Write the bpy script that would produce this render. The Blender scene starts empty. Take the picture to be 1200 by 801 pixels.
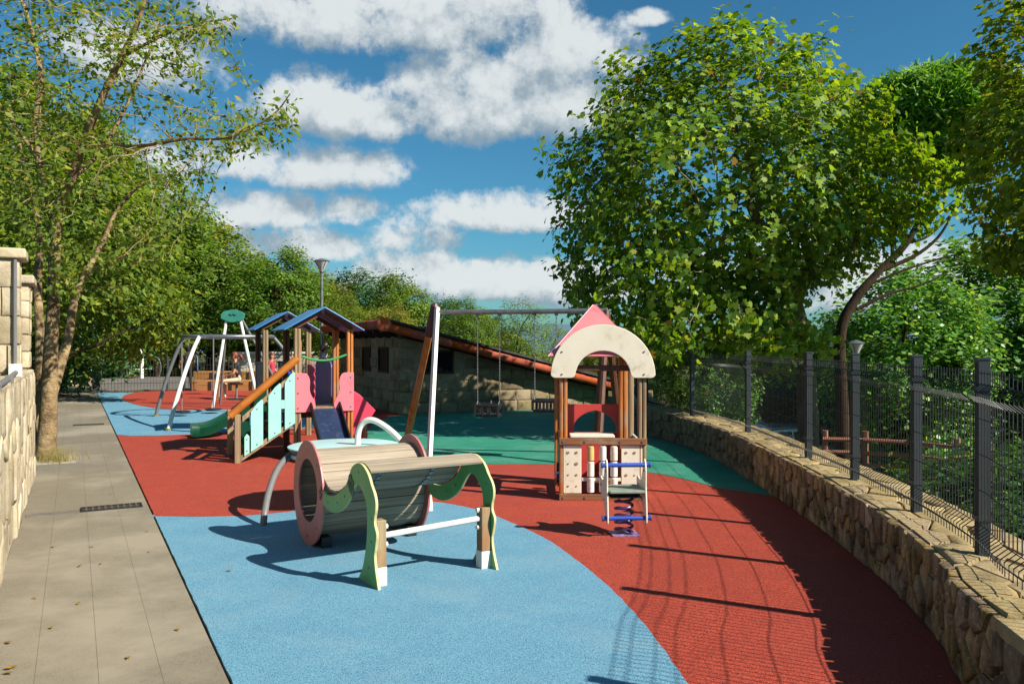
import bpy, math, random
import numpy as np
from mathutils import Vector, Matrix
from mathutils.geometry import tessellate_polygon
R = math.radians
C = bpy.context.scene.collection
SC = bpy.context.scene
rnd = random.Random(7)

# ------------------------------------------------------------------ camera
H = 1.6                                    # eye height of the photographer
cam = bpy.data.cameras.new('camera'); camo = bpy.data.objects.new('camera', cam); C.objects.link(camo)
camo.location = (0, 0, H); camo.rotation_euler = (R(90), 0, 0)
cam.sensor_width = 36; cam.lens = 28.5; cam.shift_y = 3.5/1200
cam.clip_start = .05; cam.clip_end = 6000
SC.camera = camo
SC.view_settings.view_transform = 'Standard'; SC.view_settings.look = 'None'
SC.view_settings.exposure = 0.92; SC.view_settings.gamma = 1
SC.cycles.max_bounces = 6; SC.cycles.transparent_max_bounces = 8
SC.cycles.use_denoising = True

# ------------------------------------------------------------------ light
EL = R(37); AZ = math.atan2(.89, -.455)
sunl = bpy.data.lights.new('sun', 'SUN'); suno = bpy.data.objects.new('sun', sunl); C.objects.link(suno)
sunl.energy = 5.0; sunl.angle = R(.53); sunl.color = (1, .93, .82)
sd = Vector((math.sin(AZ)*math.cos(EL), math.cos(AZ)*math.cos(EL), math.sin(EL)))
suno.rotation_euler = (-sd).to_track_quat('-Z', 'Y').to_euler(); suno.location = (20, -10, 30)

# ------------------------------------------------------------------ sky with cumulus
def build_world():
    w = bpy.data.worlds.new('World'); SC.world = w; w.use_nodes = True
    nt = w.node_tree; nt.nodes.clear(); N = nt.nodes; L = nt.links
    g = bpy.data.node_groups.new('cloud_density', 'ShaderNodeTree')
    g.interface.new_socket('Vector', in_out='INPUT', socket_type='NodeSocketVector')
    g.interface.new_socket('Density', in_out='OUTPUT', socket_type='NodeSocketFloat')
    gn, gl = g.nodes, g.links
    gi = gn.new('NodeGroupInput'); go = gn.new('NodeGroupOutput')
    def M(op, a, b=None, c=None):
        n = gn.new('ShaderNodeMath'); n.operation = op
        for i, s in enumerate((a, b, c)):
            if s is None: continue
            if isinstance(s, (int, float)): n.inputs[i].default_value = s
            else: gl.new(s, n.inputs[i])
        return n.outputs[0]
    nv = gn.new('ShaderNodeVectorMath'); nv.operation = 'NORMALIZE'; gl.new(gi.outputs[0], nv.inputs[0])
    sx = gn.new('ShaderNodeSeparateXYZ'); gl.new(nv.outputs[0], sx.inputs[0])
    az = M('ARCTAN2', sx.outputs[0], sx.outputs[1]); el = M('ARCSINE', sx.outputs[2])
    # clouds: azimuth and elevation (from true north = view axis), half width, half height, weight
    cl = [(420, 15, 170, 45, 1), (570, 10, 90, 40, .9), (665, 62, 75, 42, 1), (600, 118, 130, 48, 1.15), (525, 95, 60, 38, .9), (690, 120, 60, 36, .8),
          (400, 128, 62, 38, 1.1), (355, 120, 50, 34, .8), (360, 195, 95, 28, 1), (300, 245, 80, 26, .95), (405, 245, 34, 20, .8),
          (350, 285, 90, 22, .8), (490, 275, 60, 24, .75), (590, 250, 85, 24, .95), (525, 245, 26, 16, .6), (560, 325, 130, 28, 1.1), (490, 305, 60, 20, .8), (660, 335, 70, 28, .9),
          (757, 22, 20, 9, .55), (1135, 92, 55, 12, .55), (1070, 84, 30, 8, .45), (1060, 330, 120, 45, 1), (940, 300, 90, 30, .9), (830, 330, 100, 30, .8), (170, 60, 80, 40, .8), (90, 200, 120, 60, .8)]
    acc = None
    for px, py, rx, ry, wt in cl:
        a = math.atan((px-600)/950); k = math.cos(a); e = math.atan((404-py-ry*.25)/950*k)
        wx = rx/950*k*k*1.32; wy = ry/950*k*1.34
        u = M('MULTIPLY', M('SUBTRACT', az, a), 1/wx)
        v = M('MULTIPLY', M('SUBTRACT', el, e), 1/wy)
        vn = M('MINIMUM', v, 0.0)                                  # flat bases
        v2 = M('MULTIPLY_ADD', vn, .75, v)
        d = M('MULTIPLY_ADD', u, u, M('MULTIPLY', v2, v2))
        d = M('MULTIPLY', M('MAXIMUM', M('SUBTRACT', 1.15, d), -1.2), wt)
        acc = d if acc is None else M('SMOOTH_MAX', acc, d, .25)
    mp = gn.new('ShaderNodeMapping'); gl.new(nv.outputs[0], mp.inputs[0]); mp.inputs['Scale'].default_value = (1, 1, 1.05)
    def noise(sc, det, ro, lac=2.1):
        n = gn.new('ShaderNodeTexNoise'); gl.new(mp.outputs[0], n.inputs['Vector'])
        n.inputs['Scale'].default_value = sc; n.inputs['Detail'].default_value = det; n.inputs['Roughness'].default_value = ro; n.inputs['Lacunarity'].default_value = lac
        return n.outputs[0]
    base = M('MULTIPLY_ADD', noise(4.2, 2, .5), 5.0, -2.95)          # the sky away from the view carries the same cumulus
    away = M('MULTIPLY', M('SUBTRACT', M('ABSOLUTE', az), .62), 6.0); away.node.use_clamp = True
    up = M('MULTIPLY', M('SUBTRACT', el, .46), 6.0); up.node.use_clamp = True
    far = M('MAXIMUM', away, up)
    base2 = M('MULTIPLY_ADD', far, 2.5, M('SUBTRACT', base, 2.5))
    acc = M('MAXIMUM', acc, base2)
    fb = M('MULTIPLY_ADD', noise(15, 10, .6), 2.7, -1.55)
    fb2 = M('MULTIPLY_ADD', noise(55, 8, .6), 1.1, -.56)
    gl.new(M('ADD', acc, M('ADD', fb, fb2)), go.inputs[0])

    tc = N.new('ShaderNodeTexCoord')
    def dens(off):
        v = tc.outputs['Generated']
        if off:
            ad = N.new('ShaderNodeVectorMath'); ad.operation = 'ADD'; L.new(v, ad.inputs[0]); ad.inputs[1].default_value = off; v = ad.outputs[0]
        gg = N.new('ShaderNodeGroup'); gg.node_tree = g; L.new(v, gg.inputs[0]); return gg.outputs[0]
    def ramp(val, a, b, o0, o1, smooth=True):
        m = N.new('ShaderNodeMapRange'); m.interpolation_type = 'SMOOTHSTEP' if smooth else 'LINEAR'
        L.new(val, m.inputs[0])
        for i, x in zip((1, 2, 3, 4), (a, b, o0, o1)): m.inputs[i].default_value = x
        return m.outputs[0]
    d0 = dens(None); d1 = dens((.016, -.003, .034))
    alpha = ramp(d0, -.2, .62, 0, .96)
    df = N.new('ShaderNodeMath'); df.operation = 'SUBTRACT'; L.new(d0, df.inputs[0]); L.new(d1, df.inputs[1])
    lit = ramp(df.outputs[0], -.75, .75, 0, 1)
    ccol = N.new('ShaderNodeMix'); ccol.data_type = 'RGBA'; L.new(lit, ccol.inputs[0])
    ccol.inputs[6].default_value = (.15, .20, .24, 1); ccol.inputs[7].default_value = (.40, .425, .43, 1)
    sky = N.new('ShaderNodeTexSky'); sky.sky_type = 'NISHITA'; sky.sun_disc = False
    sky.sun_elevation = EL; sky.sun_rotation = AZ; sky.air_density = 1.0; sky.dust_density = .6; sky.ozone_density = 2.0
    hs = N.new('ShaderNodeHueSaturation'); L.new(sky.outputs[0], hs.inputs['Color'])
    hs.inputs['Hue'].default_value = .49; hs.inputs['Saturation'].default_value = 1.1; hs.inputs['Value'].default_value = 1.0
    b1 = N.new('ShaderNodeBackground'); tm = N.new('ShaderNodeMix'); tm.data_type = 'RGBA'; tm.blend_type = 'MULTIPLY'; tm.inputs[0].default_value = 1; L.new(hs.outputs[0], tm.inputs[6]); tm.inputs[7].default_value = (.45, .93, 1.10, 1); L.new(tm.outputs[2], b1.inputs[0]); b1.inputs[1].default_value = .050
    b2 = N.new('ShaderNodeBackground'); L.new(ccol.outputs[2], b2.inputs[0]); b2.inputs[1].default_value = 1.0
    mx = N.new('ShaderNodeMixShader'); L.new(alpha, mx.inputs[0]); L.new(b1.outputs[0], mx.inputs[1]); L.new(b2.outputs[0], mx.inputs[2])
    out = N.new('ShaderNodeOutputWorld'); L.new(mx.outputs[0], out.inputs[0])
build_world()

# ------------------------------------------------------------------ measuring: photograph pixel + depth -> point of the place
def G(px, py, z=0.0):
    d = (H-z)*950/(py-404); return Vector(((px-600)*d/950, d, z))
def P(px, py, d): return Vector(((px-600)*d/950, d, H+(404-py)*d/950))

# ------------------------------------------------------------------ materials
def hexc(h):
    h = h.lstrip('#'); v = [int(h[i:i+2], 16)/255 for i in (0, 2, 4)]
    return tuple((x/12.92 if x <= .04045 else ((x+.055)/1.055)**2.4) for x in v)+(1,)
MATS = {}
def mat(name, c1, c2=None, rough=.6, scale=6, detail=4, bump=0, bscale=60, metal=0, spec=.5, grain=None, contrast=(.3, .7), rand=0, speck=None, grime=None, coat=0, world=False):
    if name in MATS: return MATS[name]
    c1 = hexc(c1) if isinstance(c1, str) else c1; c2 = c1 if c2 is None else (hexc(c2) if isinstance(c2, str) else c2)
    m = bpy.data.materials.new(name); m.use_nodes = True; nt = m.node_tree; N, L = nt.nodes, nt.links
    bs = N['Principled BSDF']; bs.inputs['Roughness'].default_value = rough; bs.inputs['Metallic'].default_value = metal
    bs.inputs['Specular IOR Level'].default_value = spec
    if coat: bs.inputs['Coat Weight'].default_value = coat
    tc = N.new('ShaderNodeTexCoord'); vec = tc.outputs['Object']
    if world: gp = N.new('ShaderNodeNewGeometry'); vec = gp.outputs['Position']
    wvec = vec
    if rand:
        oi = N.new('ShaderNodeObjectInfo'); mu = N.new('ShaderNodeVectorMath'); mu.operation = 'SCALE'
        cb = N.new('ShaderNodeCombineXYZ')
        for i in range(3): L.new(oi.outputs['Random'], cb.inputs[i])
        L.new(cb.outputs[0], mu.inputs[0]); mu.inputs['Scale'].default_value = 37.0
        ad = N.new('ShaderNodeVectorMath'); L.new(vec, ad.inputs[0]); L.new(mu.outputs[0], ad.inputs[1]); vec = ad.outputs[0]
    if grain is not None:
        if grain != 'z':
            mr = N.new('ShaderNodeMapping'); L.new(vec, mr.inputs[0]); mr.inputs['Rotation'].default_value = (0, 0, -grain); vec = mr.outputs[0]; s = (1.2, 26, 26)
        else: s = (26, 26, 1.2)
        ms = N.new('ShaderNodeMapping'); L.new(vec, ms.inputs[0]); ms.inputs['Scale'].default_value = s; vec = ms.outputs[0]
    def noise(sc, det=4, ro=.6, v=None):
        n = N.new('ShaderNodeTexNoise'); n.inputs['Scale'].default_value = sc; n.inputs['Detail'].default_value = det; n.inputs['Roughness'].default_value = ro
        L.new(vec if v is None else v, n.inputs['Vector']); return n.outputs[0]
    def ramp(v, a, b):
        r = N.new('ShaderNodeMapRange'); L.new(v, r.inputs[0]); r.inputs[1].default_value = a; r.inputs[2].default_value = b; return r.outputs[0]
    def mix(f, a, b, mode='MIX'):
        x = N.new('ShaderNodeMix'); x.data_type = 'RGBA'; x.blend_type = mode
        if isinstance(f, (int, float)): x.inputs[0].default_value = f
        else: L.new(f, x.inputs[0])
        for i, s in ((6, a), (7, b)):
            if isinstance(s, tuple): x.inputs[i].default_value = s
            else: L.new(s, x.inputs[i])
        return x.outputs[2]
    n1 = noise(scale, detail)
    col = mix(ramp(n1, *contrast), c1, c2)
    if speck:
        sc, amt, cs = speck
        col = mix(ramp(noise(sc, 2, .7), .62-amt, .62), col, hexc(cs) if isinstance(cs, str) else cs)
    if grime:
        sc, lo, hi, cg, amt = grime
        gr = N.new('ShaderNodeMath'); gr.operation = 'MULTIPLY'; L.new(ramp(noise(sc, 6, .65, wvec), lo, hi), gr.inputs[0]); gr.inputs[1].default_value = amt
        col = mix(gr.outputs[0], col, hexc(cg) if isinstance(cg, str) else cg)
    if rand:
        hs = N.new('ShaderNodeHueSaturation'); L.new(col, hs.inputs['Color'])
        r1 = N.new('ShaderNodeMapRange'); L.new(oi.outputs['Random'], r1.inputs[0]); r1.inputs[3].default_value = 1-rand; r1.inputs[4].default_value = 1+rand
        L.new(r1.outputs[0], hs.inputs['Value'])
        w2 = N.new('ShaderNodeTexWhiteNoise'); w2.noise_dimensions = '1D'; L.new(oi.outputs['Random'], w2.inputs['W'])
        r2 = N.new('ShaderNodeMapRange'); L.new(w2.outputs['Value'], r2.inputs[0]); r2.inputs[3].default_value = 1-rand*.55; r2.inputs[4].default_value = 1+rand*.2
        L.new(r2.outputs[0], hs.inputs['Saturation'])
        r3 = N.new('ShaderNodeMapRange'); L.new(w2.outputs['Value'], r3.inputs[0]); r3.inputs[3].default_value = .5-rand*.035; r3.inputs[4].default_value = .5+rand*.015
        L.new(r3.outputs[0], hs.inputs['Hue'])
        col = hs.outputs[0]
    L.new(col, bs.inputs['Base Color'])
    if bump:
        b = N.new('ShaderNodeBump'); b.inputs['Strength'].default_value = 1.0; b.inputs['Distance'].default_value = bump
        L.new(noise(bscale, 5, .65), b.inputs['Height']); L.new(b.outputs[0], bs.inputs['Normal'])
    MATS[name] = m; return m

def leafmat(name, cols, trans=.35, rough=.55, spec=.25):
    if name in MATS: return MATS[name]
    m = bpy.data.materials.new(name); m.use_nodes = True; N, L = m.node_tree.nodes, m.node_tree.links
    bs = N['Principled BSDF']; out = N['Material Output']; bs.inputs['Roughness'].default_value = rough; bs.inputs['Specular IOR Level'].default_value = spec
    ge = N.new('ShaderNodeNewGeometry'); cr = N.new('ShaderNodeValToRGB'); L.new(ge.outputs['Random Per Island'], cr.inputs[0])
    el = cr.color_ramp.elements
    for i, (p, c) in enumerate(cols):
        e = el[i] if i < 2 else el.new(p); e.position = p; e.color = hexc(c)
    tc = N.new('ShaderNodeTexCoord'); nz = N.new('ShaderNodeTexNoise'); L.new(tc.outputs['Object'], nz.inputs['Vector']); nz.inputs['Scale'].default_value = 1.1; nz.inputs['Detail'].default_value = 3
    oi = N.new('ShaderNodeObjectInfo')
    hs = N.new('ShaderNodeHueSaturation'); L.new(cr.outputs[0], hs.inputs['Color'])
    mr = N.new('ShaderNodeMapRange'); L.new(nz.outputs[0], mr.inputs[0]); mr.inputs[1].default_value = .3; mr.inputs[2].default_value = .7; mr.inputs[3].default_value = .7; mr.inputs[4].default_value = 1.3
    L.new(mr.outputs[0], hs.inputs['Value'])
    m3 = N.new('ShaderNodeMapRange'); L.new(oi.outputs['Random'], m3.inputs[0]); m3.inputs[3].default_value = .485; m3.inputs[4].default_value = .515; L.new(m3.outputs[0], hs.inputs['Hue'])
    L.new(hs.outputs[0], bs.inputs['Base Color'])
    tr = N.new('ShaderNodeBsdfTranslucent'); h2 = N.new('ShaderNodeHueSaturation'); L.new(hs.outputs[0], h2.inputs['Color'])
    h2.inputs['Hue'].default_value = .485; h2.inputs['Value'].default_value = 1.5; h2.inputs['Saturation'].default_value = 1.1; L.new(h2.outputs[0], tr.inputs[0])
    mx = N.new('ShaderNodeMixShader'); mx.inputs[0].default_value = trans; L.new(bs.outputs[0], mx.inputs[1]); L.new(tr.outputs[0], mx.inputs[2]); L.new(mx.outputs[0], out.inputs['Surface'])
    MATS[name] = m; return m

# ------------------------------------------------------------------ mesh builder
class Fr:
    """a frame: origin, x axis direction in plan (y is 90 degrees to its left), z up"""
    def __init__(s, o, ax):
        s.o = Vector((o[0], o[1], o[2] if len(o) > 2 else 0)); a = Vector((ax[0], ax[1], 0)).normalized(); s.x = a; s.y = Vector((-a.y, a.x, 0)); s.z = Vector((0, 0, 1))
    def w(s, x, y, z=0): return s.o+s.x*x+s.y*y+s.z*z
    def ang(s): return math.atan2(s.x.y, s.x.x)
WF = Fr((0, 0, 0), (1, 0))

class MB:
    def __init__(s): s.v = []; s.f = []; s.mi = []
    def add(s, vs, fs, m=0):
        o = len(s.v); s.v.extend([tuple(v) for v in vs]); s.f.extend([tuple(i+o for i in f) for f in fs]); s.mi.extend([m]*len(fs)); return s
    def box(s, fr, x0, x1, y0, y1, z0, z1, m=0):
        vs = [fr.w(x, y, z) for z in (z0, z1) for x, y in ((x0, y0), (x1, y0), (x1, y1), (x0, y1))]
        return s.add(vs, [(3, 2, 1, 0), (4, 5, 6, 7), (0, 1, 5, 4), (1, 2, 6, 5), (2, 3, 7, 6), (3, 0, 4, 7)], m)
    def tube(s, pts, r, n=8, closed=False, m=0, caps=True):
        pts = [Vector(p) for p in pts]; k = len(pts)
        if isinstance(r, (int, float)): r = [r]*k
        vs = []; prev = None
        for i in range(k):
            t = (pts[(i+1) % k]-pts[i-1]) if closed or 0 < i < k-1 else (pts[1]-pts[0] if i == 0 else pts[-1]-pts[-2])
            if t.length < 1e-9: t = Vector((0, 0, 1))
            t.normalize()
            if prev is None:
                a = Vector((0, 0, 1)) if abs(t.z) < .9 else Vector((1, 0, 0)); prev = (a-t*a.dot(t)).normalized()
            else:
                q = prev-t*prev.dot(t); prev = q.normalized() if q.length > 1e-6 else t.orthogonal().normalized()
            b = t.cross(prev)
            for j in range(n):
                an = 2*math.pi*j/n; vs.append(pts[i]+prev*(math.cos(an)*r[i])+b*(math.sin(an)*r[i]))
        fs = []
        for i in range(k if closed else k-1):
            i2 = (i+1) % k
            for j in range(n): fs.append((i*n+j, i*n+(j+1) % n, i2*n+(j+1) % n, i2*n+j))
        if caps and not closed: fs.append(tuple(range(n-1, -1, -1))); fs.append(tuple((k-1)*n+j for j in range(n)))
        return s.add(vs, fs, m)
    def prism(s, pts, ext, m=0):
        pts = [Vector(p) for p in pts]; e = Vector(ext); n = len(pts)
        nrm = Vector((0, 0, 0))
        for i in range(n): nrm += pts[i].cross(pts[(i+1) % n])
        if nrm.dot(e) > 0: pts = pts[::-1]
        vs = pts+[p+e for p in pts]
        return s.add(vs, [tuple(range(n)), tuple(range(2*n-1, n-1, -1))]+[((i+1) % n, i, i+n, (i+1) % n+n) for i in range(n)], m)
    def ring(s, outer, inner, ext, m=0):
        e = Vector(ext); n = len(outer); o = [Vector(p) for p in outer]; q = [Vector(p) for p in inner]
        nrm = Vector((0, 0, 0))
        for i in range(n): nrm += o[i].cross(o[(i+1) % n])
        if nrm.dot(e) > 0: o = o[::-1]; q = q[::-1]
        vs = o+q+[p+e for p in o]+[p+e for p in q]; fs = []
        for i in range(n):
            j = (i+1) % n
            fs += [(i, j, n+j, n+i), (2*n+j, 2*n+i, 3*n+i, 3*n+j), (j, i, 2*n+i, 2*n+j), (n+i, n+j, 3*n+j, 3*n+i)]
        return s.add(vs, fs, m)
    def lathe(s, c, prof, n=16, m=0):
        c = Vector(c); vs = []; k = len(prof)
        for r, z in prof:
            for j in range(n):
                a = 2*math.pi*j/n; vs.append(c+Vector((r*math.cos(a), r*math.sin(a), z)))
        fs = [(i*n+j, i*n+(j+1) % n, (i+1)*n+(j+1) % n, (i+1)*n+j) for i in range(k-1) for j in range(n)]
        fs += [tuple(range(n-1, -1, -1)), tuple((k-1)*n+j for j in range(n))]
        return s.add(vs, fs, m)
    def mesh(s, name, mats, off=Vector((0, 0, 0)), smooth=None):
        me = bpy.data.meshes.new(name); me.from_pydata([(v[0]-off[0], v[1]-off[1], v[2]-off[2]) for v in s.v], [], s.f)
        for x in (mats if isinstance(mats, (list, tuple)) else [mats]): me.materials.append(x)
        if any(s.mi): me.polygons.foreach_set('material_index', s.mi)
        if smooth is not None:
            me.polygons.foreach_set('use_smooth', [True]*len(me.polygons)); me.set_sharp_from_angle(angle=R(smooth))
        me.update(); return me
    def build(s, name, mats, parent=None, bevel=0, smooth=None, seg=2):
        off = Vector((0, 0, 0)); p = parent
        while p is not None: off += Vector(p.location); p = p.parent
        o = bpy.data.objects.new(name, s.mesh(name, mats, off, smooth)); C.objects.link(o); o.parent = parent
        if bevel: bev(o, bevel, seg)
        return o
def bev(o, w, seg=2):
    b = o.modifiers.new('bevel', 'BEVEL'); b.width = w; b.segments = seg; b.limit_method = 'ANGLE'; b.angle_limit = R(40); b.harden_normals = False
def tag(o, label=None, cat=None, group=None, kind=None):
    if label: o['label'] = label
    if cat: o['category'] = cat
    if group: o['group'] = group
    if kind: o['kind'] = kind
    return o
def thing(name, loc, label, cat, group=None, rz=0):
    o = bpy.data.objects.new(name, None); o.empty_display_size = .2; C.objects.link(o); o.location = loc; o.rotation_euler = (0, 0, rz); return tag(o, label, cat, group)
KIDS = {}
def kids(root): return [o for o in C.objects if o.parent == root]
def copy_tree(o, parent=None, memo=None):
    if memo is None:
        memo = {}
        for x in C.objects:
            if x.parent: memo.setdefault(x.parent.name, []).append(x)
    c = o.copy(); C.objects.link(c); c.parent = parent
    for ch in memo.get(o.name, []): copy_tree(ch, c, memo)
    return c
def catmull(pts, n=6, closed=False):
    pts = [Vector(p) for p in pts]; k = len(pts); out = []
    for i in range(k if closed else k-1):
        if closed: a, b, c, d = pts[i-1], pts[i], pts[(i+1) % k], pts[(i+2) % k]
        else: a, b, c, d = pts[max(i-1, 0)], pts[i], pts[i+1], pts[min(i+2, k-1)]
        for j in range(n):
            t = j/n; out.append(.5*((2*b)+(c-a)*t+(2*a-5*b+4*c-d)*t*t+(3*b-a-3*c+d)*t**3))
    if not closed: out.append(pts[-1])
    return out
class Curve:
    """arc-length curve in plan"""
    def __init__(s, pts, n=8):
        p = catmull([Vector((x[0], x[1], 0)) for x in pts], n); s.p = p; s.s = [0]
        for a, b in zip(p, p[1:]): s.s.append(s.s[-1]+(b-a).length)
        s.L = s.s[-1]
    def at(s, t):
        t = min(max(t, 0), s.L-1e-6); i = int(np.searchsorted(s.s, t, side='right')-1); i = min(i, len(s.p)-2)
        a, b = s.p[i], s.p[i+1]; f = (t-s.s[i])/(s.s[i+1]-s.s[i]); tan = (b-a).normalized(); return a.lerp(b, f), tan
def voronoi(pts, box, sx, sy, gap):
    """cells of scattered seeds clipped to a box, each shrunk by half a joint"""
    x0, x1, y0, y1 = box; A = np.array(pts, float); out = []
    S = A*np.array([sx, sy])
    for i, p in enumerate(pts):
        poly = [(x0+gap/2, y0+gap/2), (x1-gap/2, y0+gap/2), (x1-gap/2, y1-gap/2), (x0+gap/2, y1-gap/2)]
        d = ((S-S[i])**2).sum(1); idx = np.argsort(d)[1:22]
        for j in idx:
            nx, ny = (S[j]-S[i])*np.array([sx, sy]); ln = math.hypot(nx, ny)
            if ln < 1e-9: continue
            nx /= ln; ny /= ln; mx, my = (A[i]+A[j])/2; c = nx*mx+ny*my-gap/2
            new = []
            for k in range(len(poly)):
                a, b = poly[k-1], poly[k]; da = nx*a[0]+ny*a[1]-c; db = nx*b[0]+ny*b[1]-c
                if da*db < 0: t = da/(da-db); new.append((a[0]+(b[0]-a[0])*t, a[1]+(b[1]-a[1])*t))
                if db <= 0: new.append(b)
            poly = new
            if len(poly) < 3: break
        if len(poly) >= 3: out.append(poly)
        else: out.append(None)
    return out
def jgrid(x0, x1, y0, y1, dx, dy, j=.4, r=rnd):
    pts = []; ny = max(1, round((y1-y0)/dy)); hy = (y1-y0)/ny
    for b in range(ny):
        nx = max(1, round((x1-x0)/dx)); hx = (x1-x0)/nx
        for a in range(nx): pts.append((x0+(a+.5+(.5*(b % 2)-.25)+r.uniform(-j, j))*hx, y0+(b+.5+r.uniform(-j, j))*hy))
    return pts
def cobble(poly, fmap, depth, r=rnd, sink=-.02, flat=.87):
    """one stone with a rounded face: polygon in wall coordinates, fmap(u, v, out) -> world"""
    n = len(poly); cx = sum(p[0] for p in poly)/n; cy = sum(p[1] for p in poly)/n; mb = MB(); vs = []
    rings = ((1.0, sink), (1.0, depth*.55), (flat, depth*.92), (.55, depth*r.uniform(.92, 1.12)))
    for k, h in rings:
        for x, y in poly:
            f = k*(1 if k == 1 else r.uniform(.94, 1.04)); vs.append(fmap(cx+(x-cx)*f, cy+(y-cy)*f, h*(1 if k == 1 else r.uniform(.8, 1.15))))
    fs = []
    for q in range(3):
        for i in range(n): fs.append((q*n+i, q*n+(i+1) % n, (q+1)*n+(i+1) % n, (q+1)*n+i))
    fs.append(tuple(3*n+i for i in range(n))); mb.add(vs, fs); return mb

# ------------------------------------------------------------------ palette
M_red = mat('red_rubber', '#b54b36', '#a6422f', .85, 3, 5, .0025, 260, spec=.25, speck=(150, .2, '#5a1d18'), grime=(.75, .48, .68, '#8f3c31', .6))
M_blue = mat('blue_rubber', '#74a5b9', '#6999b0', .85, 2.5, 5, .0025, 260, spec=.25, speck=(150, .2, '#315d76'), grime=(1.3, .5, .72, '#87999c', .3))
M_green = mat('green_rubber', '#379579', '#2c866d', .85, 2.5, 5, .0025, 260, spec=.25, speck=(150, .2, '#184f40'), grime=(1.1, .5, .7, '#5f8a7c', .6))
M_slab = mat('path_concrete', '#7f7766', '#6f6756', .9, 1.1, 7, .0015, 160, spec=.2, world=True, speck=(160, .1, '#5f5b53'), grime=(.55, .48, .62, '#938a79', .75))
M_joint = mat('joint_mortar', '#7a7160', '#70685a', .95, 8, 4, .003, 80, spec=.1)
M_earth = mat('earth_and_grass', '#4c4a2c', '#3a4522', .95, .9, 6, .02, 14, spec=.1, grime=(.35, .45, .65, '#6a5f45', .7))
M_asph = mat('court_paving', '#6d6862', '#5d5954', .92, .7, 6, .004, 60, spec=.2, grime=(.3, .5, .7, '#807a70', .6))
M_stone = mat('wall_rubble', '#7a6240', '#9c8458', .9, 9, 6, .012, 26, spec=.2, rand=.38, grime=(5, .46, .66, '#4a3d28', .8), speck=(40, .08, '#a08f6c'))
M_mort = mat('wall_mortar', '#9a8b6d', '#7d715b', .95, 12, 5, .01, 40, spec=.1)
M_cap = mat('wall_cap', '#a08c64', '#86754f', .9, 7, 6, .008, 30, spec=.2, rand=.16, grime=(5, .52, .7, '#5f5540', .6))
M_lstone = mat('pale_ashlar', '#b7aa8f', '#a4967a', .92, 5, 6, .012, 18, spec=.2, rand=.14, grime=(2.6, .46, .64, '#8b7c60', .75))
M_lmort = mat('pale_mortar', '#9f8f70', '#85775c', .95, 10, 5, .008, 40, spec=.1)
M_hstone = mat('hut_stone', '#786a50', '#8f805f', .92, 5, 6, .01, 20, spec=.2, rand=.25, grime=(3, .5, .7, '#3b3629', .6))
M_terra = mat('terracotta', '#a44e28', '#8a3c20', .8, 6, 5, .004, 40, spec=.3, rand=.2, grime=(5, .55, .75, '#4d3026', .7))
M_tar = mat('roof_felt', '#2c2b2b', '#3a3937', .85, 3, 5, .003, 50, grime=(1.2, .55, .7, '#8e8c86', .6))
M_dwood = mat('dark_eave_wood', '#2e2118', '#241a13', .8, 4, 4, .002, 60)
M_fence = mat('grey_coated_steel', '#3d4347', '#363b3f', .45, 8, 4, 0, 50, metal=.1, grime=(4, .55, .75, '#585650', .4))
M_wire = mat('dark_wire', '#191c1e', '#1f2224', .5, 20)
M_steel = mat('galvanised_tube', '#9a9c9c', '#7e8182', .35, 12, 5, .0006, 90, metal=.75, grime=(9, .55, .75, '#5b5650', .5))
M_white = mat('white_paint', '#d9d7d0', '#cbc8be', .45, 10, 4, grime=(14, .58, .75, '#94897a', .7))
M_gtube = mat('grey_paint_tube', '#6e6c6b', '#5f5d5c', .5, 12, 4, grime=(12, .55, .75, '#8f8a84', .5))
M_post = mat('orange_post_wood', '#b8702a', '#8a4a1b', .55, 1.1, 5, .002, 3, grain='z', grime=(3.2, .5, .68, '#8f7f6b', .75), contrast=(.35, .65))
M_grey_post = mat('weathered_post_wood', '#94805f', '#6f5a45', .75, 1.1, 5, .003, 3, grain='z', grime=(2.2, .52, .66, '#8d5420', .8), contrast=(.35, .65))
M_dark_post = mat('dark_post_wood', '#5b3118', '#432413', .6, 1.1, 5, .002, 3, grain='z', contrast=(.35, .65))  # darker brown than the other post woods
M_mint = mat('mint_panel', '#93d2c0', '#8bcbb8', .4, 5, 4, .0005, 30, grime=(9, .6, .76, '#6c9a86', .6))
M_cream = mat('cream_panel', '#ddd5c2', '#d5cbb4', .45, 4, 5, .0006, 30, grime=(7, .56, .74, '#9a8a69', .55))
M_pink = mat('pink_panel', '#d9737c', '#d06a74', .4, 4, 4, .0005, 30, grime=(8, .58, .76, '#a2555c', .5))
M_hot = mat('hot_pink_panel', '#c23a55', '#b23350', .4, 4, 4, grime=(8, .58, .76, '#86304a', .5))
M_coral = mat('coral_panel', '#c4453f', '#b93c38', .4, 4, 4, grime=(8, .58, .76, '#8b3a35', .5))
M_roofpink = mat('rose_roof', '#d0797c', '#c56f73', .4, 4, 4, grime=(8, .58, .76, '#8f4650', .5))
M_roofblue = mat('blue_roof', '#3b7fb8', '#3575ab', .35, 3, 4, grime=(6, .56, .74, '#5f8096', .6))
M_navy = mat('navy_panel', '#2a325c', '#242c52', .4, 4, 4)
M_purple = mat('purple_panel_and_roof_shade', '#6a4d90', '#5f4484', .4, 4, 4)
M_gpanel = mat('green_panel', '#6aa866', '#4f9655', .42, 2.2, 5, .0006, 30, grime=(6, .5, .72, '#8d9d5c', .6))
M_gedge = mat('plywood_edge', '#c2bb86', '#a8a06b', .6, 20, 4)
M_rose = mat('faded_pink_panel', '#ad6b69', '#9c5b59', .45, 2.5, 5, .0006, 30, grime=(5, .48, .7, '#b98379', .6))
M_slat = None
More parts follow.
